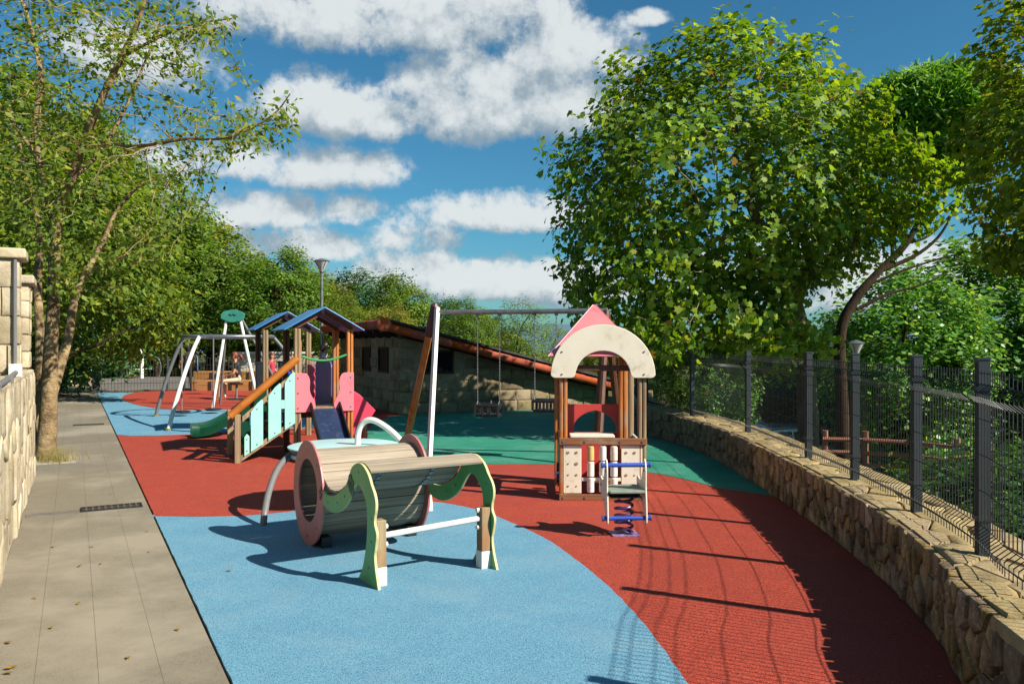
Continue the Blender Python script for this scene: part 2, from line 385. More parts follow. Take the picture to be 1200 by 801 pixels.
M_lblue = mat('pale_blue_board', '#b3d6d3', '#a6cac8', .4, 4, 4, grime=(8, .56, .74, '#7f9a98', .5))
M_stripe = mat('dark_blue_stripe', '#233a5b', '#2a4466', .4, 6)
M_black = mat('black_plastic', '#17181a', '#1d1e20', .45, 8)
M_gslide = mat('green_slide_plastic', '#0c3f2b', '#0a3626', .3, 4, 4)
M_rope = mat('green_rope', '#3f8f4c', '#317a40', .8, 60, 2, .002, 120)
M_bar = mat('blue_plastic_grip', '#2c4fae', '#27479c', .4, 10)
M_spring = mat('purple_spring_paint', '#4b2f63', '#3a2450', .4, 12)
M_glass = mat('milky_lamp_glass', '#c9ccc6', '#b9bdb8', .2, 6)
M_lampgrey = mat('lamp_grey_paint', '#5c6061', '#4d5152', .45, 10)
M_timber = mat('honey_timber', '#a9793e', '#8d612f', .7, 1.2, 5, .003, 4, grain=0.0, rand=.12, contrast=(.35, .65))
M_bark = mat('grey_bark', '#6f604b', '#4a3e30', .95, 5, 7, .03, 16, spec=.1, grain='z', contrast=(.35, .65))
M_bark = MATS['grey_bark']
M_plane = mat('plane_bark', '#7d715d', '#594d3d', .95, 3, 6, .02, 12, spec=.1)
M_darkbark = mat('dark_bark', '#43372b', '#2d251d', .95, 5, 6, .02, 18, spec=.1)

# ================================================================== THE SETTING
# retaining wall line (foot of its playground face)
WPTS = [(1.05, -.6), (1.25, .4), (1.5, 1.4), (1.78, 2.4), (1.96, 3.1), (2.12, 3.89), (2.23, 4.19), (2.35, 4.69), (2.49, 5.45), (2.57, 6.18), (2.68, 7.27), (2.75, 8.64), (2.8, 9.68), (2.82, 10.63), (2.79, 11.97), (2.6, 13.3), (2.37, 14.3), (2.3, 16), (2.5, 18), (2.95, 20.6)]
WC = Curve(WPTS)
WH = .46
wy = np.array([p.y for p in WC.p]); wx = np.array([p.x for p in WC.p])
def xwall(y): return float(np.interp(y, wy, wx))
def sstep(a, b, x): t = min(max((x-a)/(b-a), 0), 1); return t*t*(3-2*t)
def ground_z(x, y):
    z = -.03
    if y < 21: dd = x-xwall(max(y, 1.5))-.3
    else: dd = x-2.6-(y-21)*.08
    z -= 2.07*sstep(.25, 4.2, dd) if dd > 0 else 0
    r = math.hypot(x, y-20)
    z -= 5*sstep(70, 300, r)
    return z
def grid_axis(lo, hi, fine_lo, fine_hi, st):
    a = list(np.arange(fine_lo, fine_hi+.01, st)); x = fine_hi; s = st
    while x < hi: s *= 1.5; x += s; a.append(x)
    x = fine_lo; s = st
    while x > lo: s *= 1.5; x -= s; a.insert(0, x)
    return a
def build_ground():
    xs = grid_axis(-2500, 2500, -24, 32, .5); ys = grid_axis(-800, 3000, -4, 52, .5)
    mb = MB(); nx = len(xs)
    vs = [(x, y, ground_z(x, y)) for y in ys for x in xs]
    fs = [(j*nx+i, j*nx+i+1, (j+1)*nx+i+1, (j+1)*nx+i) for j in range(len(ys)-1) for i in range(nx-1)]
    mb.add(vs, fs); tag(mb.build('ground', M_earth, smooth=60), kind='structure')
build_ground()

def sheet(name, pts, z, m, th=.02):
    cl = []
    for p in pts:
        if not cl or math.hypot(p[0]-cl[-1][0], p[1]-cl[-1][1]) > .012: cl.append((p[0], p[1]))
    if math.hypot(cl[0][0]-cl[-1][0], cl[0][1]-cl[-1][1]) < .012: cl.pop()
    n = len(cl)
    if sum(cl[i-1][0]*cl[i][1]-cl[i][0]*cl[i-1][1] for i in range(n)) < 0: cl.reverse()
    tri = tessellate_polygon([[Vector((x, y, 0)) for x, y in cl]]); mb = MB(); fs = []
    for a, b, c in tri:
        ar = (cl[b][0]-cl[a][0])*(cl[c][1]-cl[a][1])-(cl[c][0]-cl[a][0])*(cl[b][1]-cl[a][1])
        fs.append((a, b, c) if ar > 0 else (a, c, b))
    fs += [(i+n, (i+1) % n+n, (i+1) % n, i) for i in range(n)]
    mb.add([(x, y, z) for x, y in cl]+[(x, y, z-th) for x, y in cl], fs); o = mb.build(name, m); return tag(o, kind='structure')
q = Vector((-.475, .88, 0)).normalized(); qn = Vector((q.y, -q.x, 0))       # along the path, and across it towards the playground
E0 = Vector((-1.33, 3.84, 0))
def path_pt(s, t): v = E0+q*s-qn*t; return (v.x, v.y)
# wet-pour rubber: red base sheet, blue, green and far pieces laid in it
wall_in = [(p.x+.02, p.y) for p in WC.p]
far_l = path_pt(26.4, 0)
edge_r = random.Random(9)
def path_edge(s0, s1, lo, hi, st=.09):
    n = max(2, int(abs(s1-s0)/st)); return [path_pt(s0+(s1-s0)*i/n, -edge_r.uniform(lo, hi)) for i in range(n+1)]
def ragged(pts, amp=.0045, st=.06):
    out = []
    for a, b in zip(pts, pts[1:]):
        l = math.hypot(b[0]-a[0], b[1]-a[1]); n = max(1, min(40, int(l/st)))
        for i in range(n): out.append((a[0]+(b[0]-a[0])*i/n+edge_r.uniform(-amp, amp), a[1]+(b[1]-a[1])*i/n+edge_r.uniform(-amp, amp)))
    return out+[pts[-1]]
red_out = [path_pt(-6, -.012)]+[(-.2, -.6)]+wall_in[0:]+[(2.7, 21.4), (-2.5, 18.6), (-4.9, 24.2), (-5.6, 28.6)]+path_edge(26.4, -6, .006, .012)
sheet('rubber_paving_red', red_out, 0.004, M_red, .03)
bl = [(270, 801), (163, 605), (240, 606), (310, 603), (400, 592), (450, 587), (505, 588), (557, 597), (600, 613), (640, 632), (680, 660), (720, 694), (760, 738), (805, 801)]
blp = [G(*p) for p in bl]
curve = [Vector((p.x, p.y, 0)) for p in catmull(blp[1:], 5)]
near = [Vector((1.0, 3.3, 0)), Vector((1.1, 2.6, 0)), Vector((1.0, 1.6, 0)), Vector((.6, .6, 0)), Vector((-.1, -.4, 0))]
e_near = Vector((*path_pt(-5.9, .0), 0)); a1 = Vector((*path_pt(1.0, 0), 0)); e_far = G(163, 605)
s605 = (e_far-E0).dot(q); 
blue_pts = path_edge(-5.9, s605, .002, .008)+ragged([(p.x, p.y) for p in curve[1:]])+[(p.x, p.y) for p in near]
sheet('rubber_paving_blue', blue_pts, .008, M_blue)
gr = [(430, 505), (434, 517), (450, 530), (480, 538), (530, 542), (573, 543.5), (620, 543.5), (658, 544.5), (700, 548), (762, 554), (800, 561), (840, 571), (880, 577), (903, 581)]
gpts = [(p.x, p.y) for p in catmull([G(*p) for p in gr], 4)]
wp = [(p.x+.015, p.y) for p in WC.p if p.y > gpts[-1][1]+.05]
gfar = [(2.65, 21.0), (-2.5, 18.52), (-2.72, 17.9), (-2.78, 16.2)]
sheet('rubber_paving_green', ragged(gpts)+wp+gfar, .0085, M_green)
# far blue strip with its red circle
fb = [(110, 457.3), (124, 510)]
t510 = (G(126, 510)-E0).dot(q)
fpts = [path_pt(26.38, -.01), path_pt(t510, -.01)]+[(p.x, p.y) for p in [G(150, 510.5), G(180, 510.3), G(220, 509), G(270, 506), G(330, 503), G(380, 500)]]+[(-4.6, 24.3), (-5.4, 28.55)]
sheet('rubber_paving_far_blue', fpts, .009, M_blue)
cp = [(143, 467), (148, 462.5), (165, 459.2), (200, 458), (260, 457.9), (330, 458), (370, 462), (372, 472), (330, 479), (267, 480), (235, 480.3), (200, 480), (170, 476.5), (150, 471.5)]
sheet('rubber_paving_circle', [(p.x, p.y) for p in catmull([G(*p) for p in cp], 5, True)], .014, M_red)
# the path: mortar bed and slabs in running rows
pth = sheet('path', [path_pt(-5, .01), path_pt(27.5, .01), path_pt(27.5, 1.15), path_pt(-5, 1.15)], .006, M_joint, .03)
def slabs():
    l, wd, g = .52, .27, .0016; fr = Fr((0, 0, 0), (q.x, q.y))
    pmb = MB(); pmb.box(fr, -l/2+g/2, l/2-g/2, -wd/2+g/2, wd/2-g/2, -.02, .0005); pme = pmb.mesh('slab', M_slab)
    k = 0
    for c in range(4):
        for r_ in range(72):
            s = -3.0+r_*l+(.26 if c % 2 else 0)+.11*c
            if s > 27: continue
            x, y = path_pt(s, .012+wd*(c+.5)); o = bpy.data.objects.new('slab', pme); C.objects.link(o); o.parent = pth; o.location = (x, y, .0085+rnd.uniform(-.0004, .0004))
            o.rotation_euler = (0, 0, 0); k += 1
slabs()
fr_path = Fr(E0, (q.x, q.y))
# drain grates across the path edge
def grate(px, py, label):
    p = G(px, py); t = (p-E0).dot(q); th = thing('drain_grate', (p.x, p.y, .0), label, 'drain grate', 'iron drain grates in the path')
    f = Fr(p, (q.x, q.y)); w, l = .11, .27
    mb = MB()
    for a, b, c_, d in ((-w, w, -l, -l+.015), (-w, w, l-.015, l), (-w, -w+.014, -l+.016, l-.016), (w-.014, w, -l+.016, l-.016)): mb.box(f, a, b, c_, d, .0, .02)
    mb.build('frame', M_wire, th)
    mb = MB(); mb.box(f, -w+.015, w-.015, -l+.017, l-.017, .0, .0135); mb.build('pit', M_black, th)
    proto = None
    for i in range(9):
        y = -l+.05+i*(2*l-.1)/8; mb = MB(); mb.box(f, -w+.0145, w-.0145, y-.009, y+.009, .0137, .0185); mb.build('bar', mat('rusty_iron', '#5a4a3c', '#42372e', .8, 30, 4), th)
    mb = MB(); mb.box(f, -.007, .007, -l+.017, l-.017, .0141, .0178); mb.build('cross_bar', MATS['rusty_iron'], th)
grate(131, 595.5, 'rusty iron drain grate nearer the camera on the path edge by blue rubber')
grate(104, 498, 'smaller looking drain grate far along the path beyond the tree')
mb = MB(); p = G(62, 603); f = Fr(p, (q.x, q.y)); mb.box(f, -.07, .07, -.22, .22, 0, .0165); mb.box(f, -.012, .012, -.03, .03, .0166, .022)
tag(mb.build('inspection_cover', mat('worn_cover', '#6a645a', '#565149', .8, 14, 4, .002, 60), bevel=.003), 'narrow worn metal inspection cover let into the path below the pale wall', 'cover')
# court beyond the end fence, and the car park below on the far side of the retaining wall
sheet('court', [path_pt(27.6, 6), path_pt(27.6, -9.5), (-1.5, 41), (-24, 41)], .0, M_asph, .03)
mb = MB(); mb.prism([(5.5, 20, -2.16), (30, 20, -2.16), (30, 44, -2.16), (5.5, 44, -2.16)], (0, 0, .08)); tag(mb.build('car_park', M_asph), kind='structure')
# far hills, distance haze put into their blue-grey base colour
def hills():
    mb = MB(); n = 80; vs = []
    for j, (dst, k) in enumerate(((700, 0), (850, .75), (1000, 1), (1300, .2))):
        for i in range(n+1):
            x = -900+1800*i/n; h = 22+10*math.sin(x*.011+1)+5*math.sin(x*.031); vs.append((x, dst, -9+h*k))
    for j in range(3):
        for i in range(n): mb.f.append((j*(n+1)+i, j*(n+1)+i+1, (j+1)*(n+1)+i+1, (j+1)*(n+1)+i)); mb.mi.append(0)
    mb.v = vs; tag(mb.build('hills', mat('hazed_hill_woodland', '#4a6a7c', '#3e5d70', .95, .02, 6), smooth=60), kind='structure')
hills()

# ------------------------------------------------------------------ retaining wall
def retaining_wall():
    t = thing('retaining_wall', (2.5, 8, 0), 'low curved rubble stone wall under the grey mesh fence', 'wall')
    th = .62; n = 90; mb = MB(); rows = []
    for i in range(n+1):
        s = WC.L*i/n; p, tn = WC.at(s); o = Vector((tn.y, -tn.x, 0))
        rows.append([p+o*.03+Vector((0, 0, -.05)), p+o*.03+Vector((0, 0, WH-.03)), p+o*th+Vector((0, 0, WH-.03)), p+o*(th+.02)+Vector((0, 0, -1.2))])
    vs = [v for r_ in rows for v in r_]
    fs = [(i*4+k, i*4+k+1, (i+1)*4+k+1, (i+1)*4+k) for i in range(n) for k in range(3)]+[(0, 3, 2, 1), (n*4, n*4+1, n*4+2, n*4+3)]
    mb.add(vs, fs); mb.build('mortar_core', M_mort, t, smooth=50)
    def fmap(u, v, h):
        p, tn = WC.at(u); o = Vector((tn.y, -tn.x, 0)); return p+o*(.03-h)+Vector((0, 0, v))
    def tmap(u, v, h):
        p, tn = WC.at(u); o = Vector((tn.y, -tn.x, 0)); return p+o*v+Vector((0, 0, WH-.03+h))
    s0 = next(s for s, p in zip(WC.s, WC.p) if p.y > 3.4 and p.x > 1.5)
    s1 = next(s for s, p in zip(WC.s, WC.p) if p.y > 9.4); s2 = WC.L-.05
    r = random.Random(3); stones = []; stuff = MB()
    # face: near stones each their own part, then the far end in one piece
    pts = jgrid(s0, s1, .0, WH+.004, .118, .17, .46, r)
    for c in voronoi(pts, (s0, s1, .0, WH+.004), 1.3, 1.0, .019):
        if c: stones.append(cobble(c, fmap, r.uniform(.010, .038), r, flat=r.uniform(.86, .95)))
    pts = jgrid(s1, s2, .0, WH+.004, .13, .17, .46, r)
    for c in voronoi(pts, (s1, s2, .0, WH+.004), 1.3, 1.0, .014):
        if c: m = cobble(c, fmap, r.uniform(.03, .06), r); stuff.add(m.v, m.f)
    sb = .02
    pts = jgrid(sb, s0, .0, WH-.02, .22, .22, .38, r)
    for c in voronoi(pts, (sb, s0, .0, WH-.02), 1.2, 1.0, .018):
        if c: m = cobble(c, fmap, .045, r); stuff.add(m.v, m.f)
    print('wall stones', len(stones))
    for m in (stones := sorted(stones, key=lambda m: m.v[0][1]))[:300]: m.build('stone', M_stone, t, smooth=50)
    for m in stones[300:]: stuff.add(m.v, m.f)
    o = stuff.build('stone_courses', M_stone, t, smooth=50); o['kind'] = 'stuff'
    # flat cap stones
    caps = []; cst = MB()
    pts = jgrid(s0, s2, .05, th, .3, .2, .36, r)
    for c in voronoi(pts, (s0, s2, .05, th), .8, 1.0, .012):
        if c: caps.append(cobble(c, tmap, r.uniform(.031, .041), r, flat=.95))
    print('caps', len(caps))
    caps.sort(key=lambda m: m.v[0][1])
    for m in caps[:290]: m.build('cap_stone', M_cap, t, smooth=50)
    for m in caps[290:]: cst.add(m.v, m.f)
    pts = jgrid(sb, s0, -.015, th, .34, .22, .36, r)
    for c in voronoi(pts, (sb, s0, -.015, th), .8, 1.0, .012):
        if c: m = cobble(c, tmap, .036, r, flat=.95); cst.add(m.v, m.f)
    if cst.v: o = cst.build('cap_courses', M_cap, t, smooth=50); o['kind'] = 'stuff'
retaining_wall()

# ------------------------------------------------------------------ mesh fence on the wall
def mesh_fence():
    off = .26
    fc = Curve([(p.x+t_.y*off, p.y-t_.x*off) for p, t_ in [WC.at(WC.L*i/60) for i in range(61)]], 2)
    t = thing('mesh_fence', (2.7, 8, WH), 'charcoal wire mesh fence with square posts along the low stone wall', 'fence')
    def s_at_y(y): return float(np.interp(y, [p.y for p in fc.p], fc.s))
    ys = [-.5, .6, 1.75, 2.95, 4.40, 5.54, 6.87, 8.17, 10.58, 13.07, 15.4, 17.8, 20.2]
    top = 1.055
    ss = [s_at_y(y) for y in ys]
    z0 = WH+.005
    for i, s in enumerate(ss):
        p, tn = fc.at(s); f = Fr((p.x, p.y, 0), (tn.x, tn.y)); mb = MB()
        w = .034
        mb.box(f, -w, w, -w*.85, w*.85, z0, z0+top)
        for k in (-1, 0, 1): mb.box(f, k*.02-.004, k*.02+.004, w*.85, w*.85+.004, z0+.002, z0+top-.01)
        po = mb.build('post', M_fence, t, bevel=.003)
        mb = MB(); mb.box(f, -w-.003, w+.003, -w*.85-.003, w*.85+.006, z0+top, z0+top+.012); mb.build('post_cap', M_fence, po)
        for zc in (.2, .9):
            mb = MB(); mb.box(f, -w-.006, w+.006, -w*.85-.006, w*.85+.012, z0+zc-.012, z0+zc+.012); mb.build('clamp', M_fence, po)
    prof = [(.0, .03), (.0, .07), (.055, .115), (.055, .135), (.0, .18), (.0, .5), (.0, .82), (.055, .865), (.055, .885), (.0, .93), (.0, 1.0)]
    hz = [.075, .175, .36, .55, .74, .825, .925, .985]
    for a, b in zip(ss, ss[1:]):
        mb = MB(); n = max(2, round((b-a-.09)/.052))
        for k in range(n+1):
            s = a+.045+(b-a-.09)*k/n; p, tn = fc.at(s); i_ = Vector((-tn.y, tn.x, 0))
            mb.tube([p+i_*(.03+o)+Vector((0, 0, z0+z)) for o, z in prof], .003, 4, caps=False)
        m = 8
        for zz in hz:
            o = .034
            pts = []
            for k in range(m+1):
                p, tn = fc.at(a+.03+(b-a-.06)*k/m); pts.append(p+Vector((-tn.y, tn.x, 0))*o+Vector((0, 0, z0+zz)))
            mb.tube(pts, .003, 4, caps=False)
        mb.build('mesh_panel', M_wire, t)
mesh_fence()

# ------------------------------------------------------------------ pale stone wall on the left
def pale_wall():
    t = thing('garden_wall', (-4, 7, 0), 'tall sunlit pale stone wall with projecting cap stones at the edge of the path', 'wall')
    base = Vector(path_pt(0, 1.06)).to_3d(); f = Fr(base, (q.x, q.y))     # x along the wall, y into the bank
    e1, e2 = 5.02, 7.4; h1, h2 = 2.42, 2.30; r = random.Random(5); zl = 1.3
    mb = MB(); mb.box(f, -5, e2-.03, .045, .9, -.05, zl-.02); mb.build('mortar_core', M_lmort, t)
    mb = MB(); mb.box(f, e1+.03, e1+.38, .075, 2.2, zl-.03, h1); mb.build('mortar_core', M_lmort, t)
    mb = MB(); mb.box(f, e2-.55, e2+.05, .075, 2.2, zl-.03, h2); mb.build('mortar_core', M_lmort, t)
    def fm(y0): return lambda u, v, h: f.w(u, y0-h, v)
    def nm(x0): return lambda u, v, h: f.w(x0-h, u, v)          # a face looking back along the path
    def em(x0): return lambda u, v, h: f.w(x0+h, u, v)
    pts = jgrid(.2, e2-.03, .0, zl-.02, .24, .3, .42, r)
    for c in voronoi(pts, (.2, e2-.03, .0, zl-.02), 1.25, 1, .012):
        if c: cobble(c, fm(.045), r.uniform(.012, .045), r, flat=.92).build('stone', M_lstone, t, smooth=50)
    pts = jgrid(.2, e2-.03, .02, .9, .5, .4, .36, r)
    for c in voronoi(pts, (.2, e2-.03, .02, .9), 1, 1, .012):
        if c: cobble(c, lambda u, v, h: f.w(u, v, zl-.02+h), .03, r, flat=.95).build('ledge_stone', M_lstone, t, smooth=50)
    def courses(fn, x0, x1, z0, z1, hh, ll, d):
        nz = round((z1-z0)/hh); hz = (z1-z0)/nz
        for k in range(nz):
            x = x0-r.uniform(0, ll*.6)
            while x < x1-.02:
                l = ll*r.uniform(.65, 1.4); a, b = max(x, x0)+.005, min(x+l, x1)-.005; x += l
                if b-a < .05: continue
                za, zb = z0+k*hz+.005+r.uniform(0, .006), z0+(k+1)*hz-.005
                cobble([(a, za), ((a+b)/2, za-.003), (b, za), (b, (za+zb)/2), (b, zb), ((a+b)/2, zb+.003), (a, zb), (a, (za+zb)/2)], fn, r.uniform(d*.5, d), r, flat=.94).build('stone', M_lstone, t, smooth=50)
    courses(nm(e1+.03), .05, 2.2, zl+.03, h1, .26, .36, .03)
    courses(fm(.075), e1+.03, e1+.38, zl+.03, h1, .26, .36, .03)
    courses(nm(e2-.55), .05, 2.2, zl+.03, h2, .2, .3, .03)
    courses(fm(.075), e2-.55, e2+.05, zl+.03, h2, .2, .3, .03)
    courses(em(e2-.03), .08, .9, .0, zl, .26, .36, .03)
    for a, b, zz in ((e1-.04, e1+.44, h1), (e2-.62, e2+.11, h2)):
        for y0, y1 in ((0, .9), (.91, 2.25)):
            mb = MB(); mb.box(f, a, b, y0, y1-.008, zz+.002, zz+.1); mb.build('cap_stone', M_lstone, t, bevel=.02, seg=3)
    # conduit along the wall with a down pipe and junction box
    t2 = thing('cable_conduit', f.w(4.0, -.02, 1.3), 'grey cable conduit and down pipe fixed to the pale stone wall', 'conduit')
    pts = [f.w(-3, .04, 1.345), f.w(.5, .04, 1.34), f.w(2.6, .035, 1.335), f.w(e1-.07, .08, 1.34)]
    mb = MB(); mb.tube(catmull(pts, 4), .022, 8); mb.build('conduit', M_gtube, t2, smooth=40)
    mb = MB(); mb.tube([f.w(e1-.02, .09, 1.42), f.w(e1-.02, .09, h1-.01)], .017, 8); mb.build('down_pipe', M_gtube, t2, smooth=40)
    mb = MB(); mb.box(f, e1-.09, e1-.0, .03, .14, 1.29, 1.42); mb.build('junction_box', M_white, t2, bevel=.006)
    for x in (.9, 2.2, 3.4):
        mb = MB(); mb.box(f, x-.012, x+.012, .01, .068, 1.30, 1.366); mb.build('clip', M_gtube, t2)
    # lantern standing on the cap
    t3 = thing('wall_lantern', f.w(e1+.2, .42, h1+.1), 'small grey box lantern with white pane on top of the pale wall', 'lantern')
    lf = Fr(f.w(e1+.2, .42, h1+.103), (q.x, q.y))
    mb = MB(); mb.box(lf, -.11, .11, -.11, .11, 0, .03); mb.build('base', M_lampgrey, t3, bevel=.004)
    for sx in (-1, 1):
        for sy in (-1, 1): mb = MB(); mb.box(lf, sx*.1-.012, sx*.1+.012, sy*.1-.012, sy*.1+.012, .031, .22); mb.build('corner_bar', M_lampgrey, t3)
    mb = MB(); mb.box(lf, -.087, .087, -.087, .087, .032, .219); mb.build('pane', M_glass, t3)
    mb = MB(); mb.prism([lf.w(-.15, -.15, .221), lf.w(.15, -.15, .221), lf.w(.15, .15, .221), lf.w(-.15, .15, .221)], (0, 0, .02))
    a = [lf.w(x, y, .242) for x, y in ((-.13, -.13), (.13, -.13), (.13, .13), (-.13, .13))]+[lf.w(x, y, .27) for x, y in ((-.03, -.03), (.03, -.03), (.03, .03), (-.03, .03))]
    mb.add(a, [(0, 1, 5, 4), (1, 2, 6, 5), (2, 3, 7, 6), (3, 0, 4, 7), (4, 5, 6, 7), (3, 2, 1, 0)]); mb.build('lid', M_lampgrey, t3)
pale_wall()

# ------------------------------------------------------------------ stone hut with a sloping tiled edge
def hut():
    o = Vector((-2.57, 18.5, 0)); f = Fr(o, (.906, .423)); t = thing('stone_hut', o, 'low stone hut with sloping roof edged in terracotta tiles behind the swings', 'building')
    r = random.Random(11); sl = -.245; zt = lambda x: 1.80+sl*x                    # underside of the eave above the front wall
    X1 = 5.6
    mb = MB(); pts = [f.w(0.03, .05, -.05), f.w(X1, .05, -.05), f.w(X1, .05, zt(X1)), f.w(0.03, .05, zt(.03))]
    mb.prism(pts, f.y*5.9); mb.build('wall', M_mort, t)
    fm = lambda u, v, h: f.w(u, .05-h, v)
    nz = 7; hz = 1.8/nz; cnt = 0
    win = (.62, 1.28, .98, 1.42)
    for k in range(nz):
        x = -r.uniform(0, .2)
        while x < X1:
            l = r.uniform(.28, .62); a, b = max(x, .01)+.008, min(x+l, X1)-.008; x += l
            if b-a < .06: continue
            za, zb = k*hz+.008, (k+1)*hz-.008
            zc = [min(zb, zt(a)-.02), min(zb, zt(b)-.02)]
            if min(zc)-za < .04: continue
            if a < win[1] and b > win[0] and za < win[3] and zb > win[2]: continue
            poly = [(a, za), ((a+b)/2, za-.004), (b, za), (b, (za+zc[1])/2), (b, zc[1]), ((a+b)/2, (zc[0]+zc[1])/2), (a, zc[0]), (a, (za+zc[0])/2)]
            cobble(poly, fm, r.uniform(.02, .05), r).build('stone', M_hstone, t, smooth=50); cnt += 1
    gm = lambda u, v, h: f.w(.03-h, u, v)
    wins2 = ((1.0, 1.75, .98, 1.5), (2.6, 3.3, .98, 1.5))
    for k in range(nz):
        y = .02-r.uniform(0, .2)
        while y < 5.8:
            l = r.uniform(.35, .7); a, b = max(y, .06)+.008, min(y+l, 5.8)-.008; y += l
            if b-a < .06: continue
            za, zb = k*hz+.008, min((k+1)*hz-.008, 1.78)
            if any(a < w_[1] and b > w_[0] and za < w_[3] and zb > w_[2] for w_ in wins2): continue
            cobble([(a, za), ((a+b)/2, za), (b, za), (b, zb), ((a+b)/2, zb), (a, zb)], gm, r.uniform(.02, .05), r).build('stone', M_hstone, t, smooth=50)
    def window(fn, a, b, c, d):
        mb = MB(); mb.add([fn(a-.06, c-.06, .0), fn(b+.06, c-.06, .0), fn(b+.06, d+.06, .0), fn(a-.06, d+.06, .0)], [(0, 1, 2, 3)])
        w_ = MB(); P4 = lambda x0, x1, z0, z1: [fn(x0, z0, .004), fn(x1, z0, .004), fn(x1, z1, .004), fn(x0, z1, .004)]
        n = (fn(0, 0, 1)-fn(0, 0, 0))
        for x0, x1, z0, z1 in ((a-.05, b+.05, c-.05, c), (a-.05, b+.05, d, d+.05), (a-.05, a, c+.001, d-.001), (b, b+.05, c+.001, d-.001)): w_.prism(P4(x0, x1, z0, z1), n*.03)
        wo = w_.build('window', M_dwood, t)
        g_ = MB(); g_.prism([fn(a, c, .002), fn(b, c, .002), fn(b, d, .002), fn(a, d, .002)], n*.008); g_.build('pane', mat('dark_window_glass', '#0b0c0e', '#101214', .6, 3, spec=.15), wo)
    window(fm, *win)
    for w_ in wins2: window(gm, *w_)
    # roof slab, felt on top, dark boards below
    x0, x1, y0, y1 = -.42, 6.1, -.34, 6.2
    zr = lambda x: 1.86+sl*x
    mb = MB(); mb.prism([f.w(x0, y0, zr(x0)), f.w(x1, y0, zr(x1)), f.w(x1, y0, zr(x1)+.035), f.w(x0, y0, zr(x0)+.035)], f.y*(y1-y0)); mb.build('roof_boards', M_dwood, t)
    mb = MB(); mb.prism([f.w(x0+.12, y0-.13, zr(x0+.12)+.175), f.w(x1, y0-.13, zr(x1)+.175), f.w(x1, y0-.13, zr(x1)+.225), f.w(x0+.12, y0-.13, zr(x0+.12)+.225)], f.y*(y1-y0)); mb.build('roof_felt', M_tar, t)
    # rafters under the left eave
    for k in range(9):
        y = .1+k*.68; mb = MB(); mb.prism([f.w(x0+.02, y, zr(x0)-.004), f.w(.02, y, zr(.02)-.004), f.w(.02, y, zr(.02)-.1), f.w(x0+.02, y, zr(x0)-.09)], f.y*.08); mb.build('rafter', M_dwood, t)
    mb = MB(); mb.box(f, -.05, 0.02, y0+.05, -.02, zr(0)-.12, zr(0)-.002); mb.build('beam', M_dwood, t)
    # barge tiles stepping down the slope: half-round terracotta
    n = 13; L_ = (x1-x0)/n
    for k in range(n):
        a = x0+k*L_; mb = MB(); vs = []
        for e, (xx, rr) in enumerate(((a, .085), (a+L_*1.06, .098))):
            for j in range(9):
                an = math.pi*(j/8); vs.append(f.w(xx, y0-.015-math.sin(an)*rr, zr(xx)+.055+math.cos(an)*rr*1.2+rnd.uniform(-.004, .004)))
        fs = [(j, j+1, 9+j+1, 9+j) for j in range(8)]+[tuple(range(8, -1, -1)), tuple(range(9, 18)), (0, 9, 17, 8)]
        mb.add(vs, fs); mb.build('barge_tile', M_terra, t, smooth=50)
    # octagonal end plate and the tiles along the left eave
    c = f.w(x0-.06, y0-.1, zr(x0)+.09); mb = MB(); mb.prism([c+f.x*(.165*math.cos(R(22.5+45*i)))+f.z*(.165*math.sin(R(22.5+45*i))) for i in range(8)], f.y*.1)
    mb.build('end_plate', mat('orange_terracotta', '#b8552a', '#a64a24', .75, 8, 4, .002, 40, grime=(8, .58, .74, '#7d3b22', .5)), t, bevel=.006)
    for k in range(12):
        ya = y0+.02+k*.52; mb = MB(); vs = []
        for xx, yy in ((x0-.03, ya), (x0-.03, ya+.54)):
            for j in range(7):
                an = math.pi*j/6; vs.append(f.w(xx-.02-math.sin(an)*.09, yy, zr(x0)+.11+math.cos(an)*.1))
        mb.add(vs, [(j, j+1, 8+j, 7+j) for j in range(6)]+[tuple(range(6, -1, -1)), tuple(range(7, 14)), (0, 7, 13, 6)]); mb.build('eave_tile', M_terra, t, smooth=50)
hut()

exec_parts = []
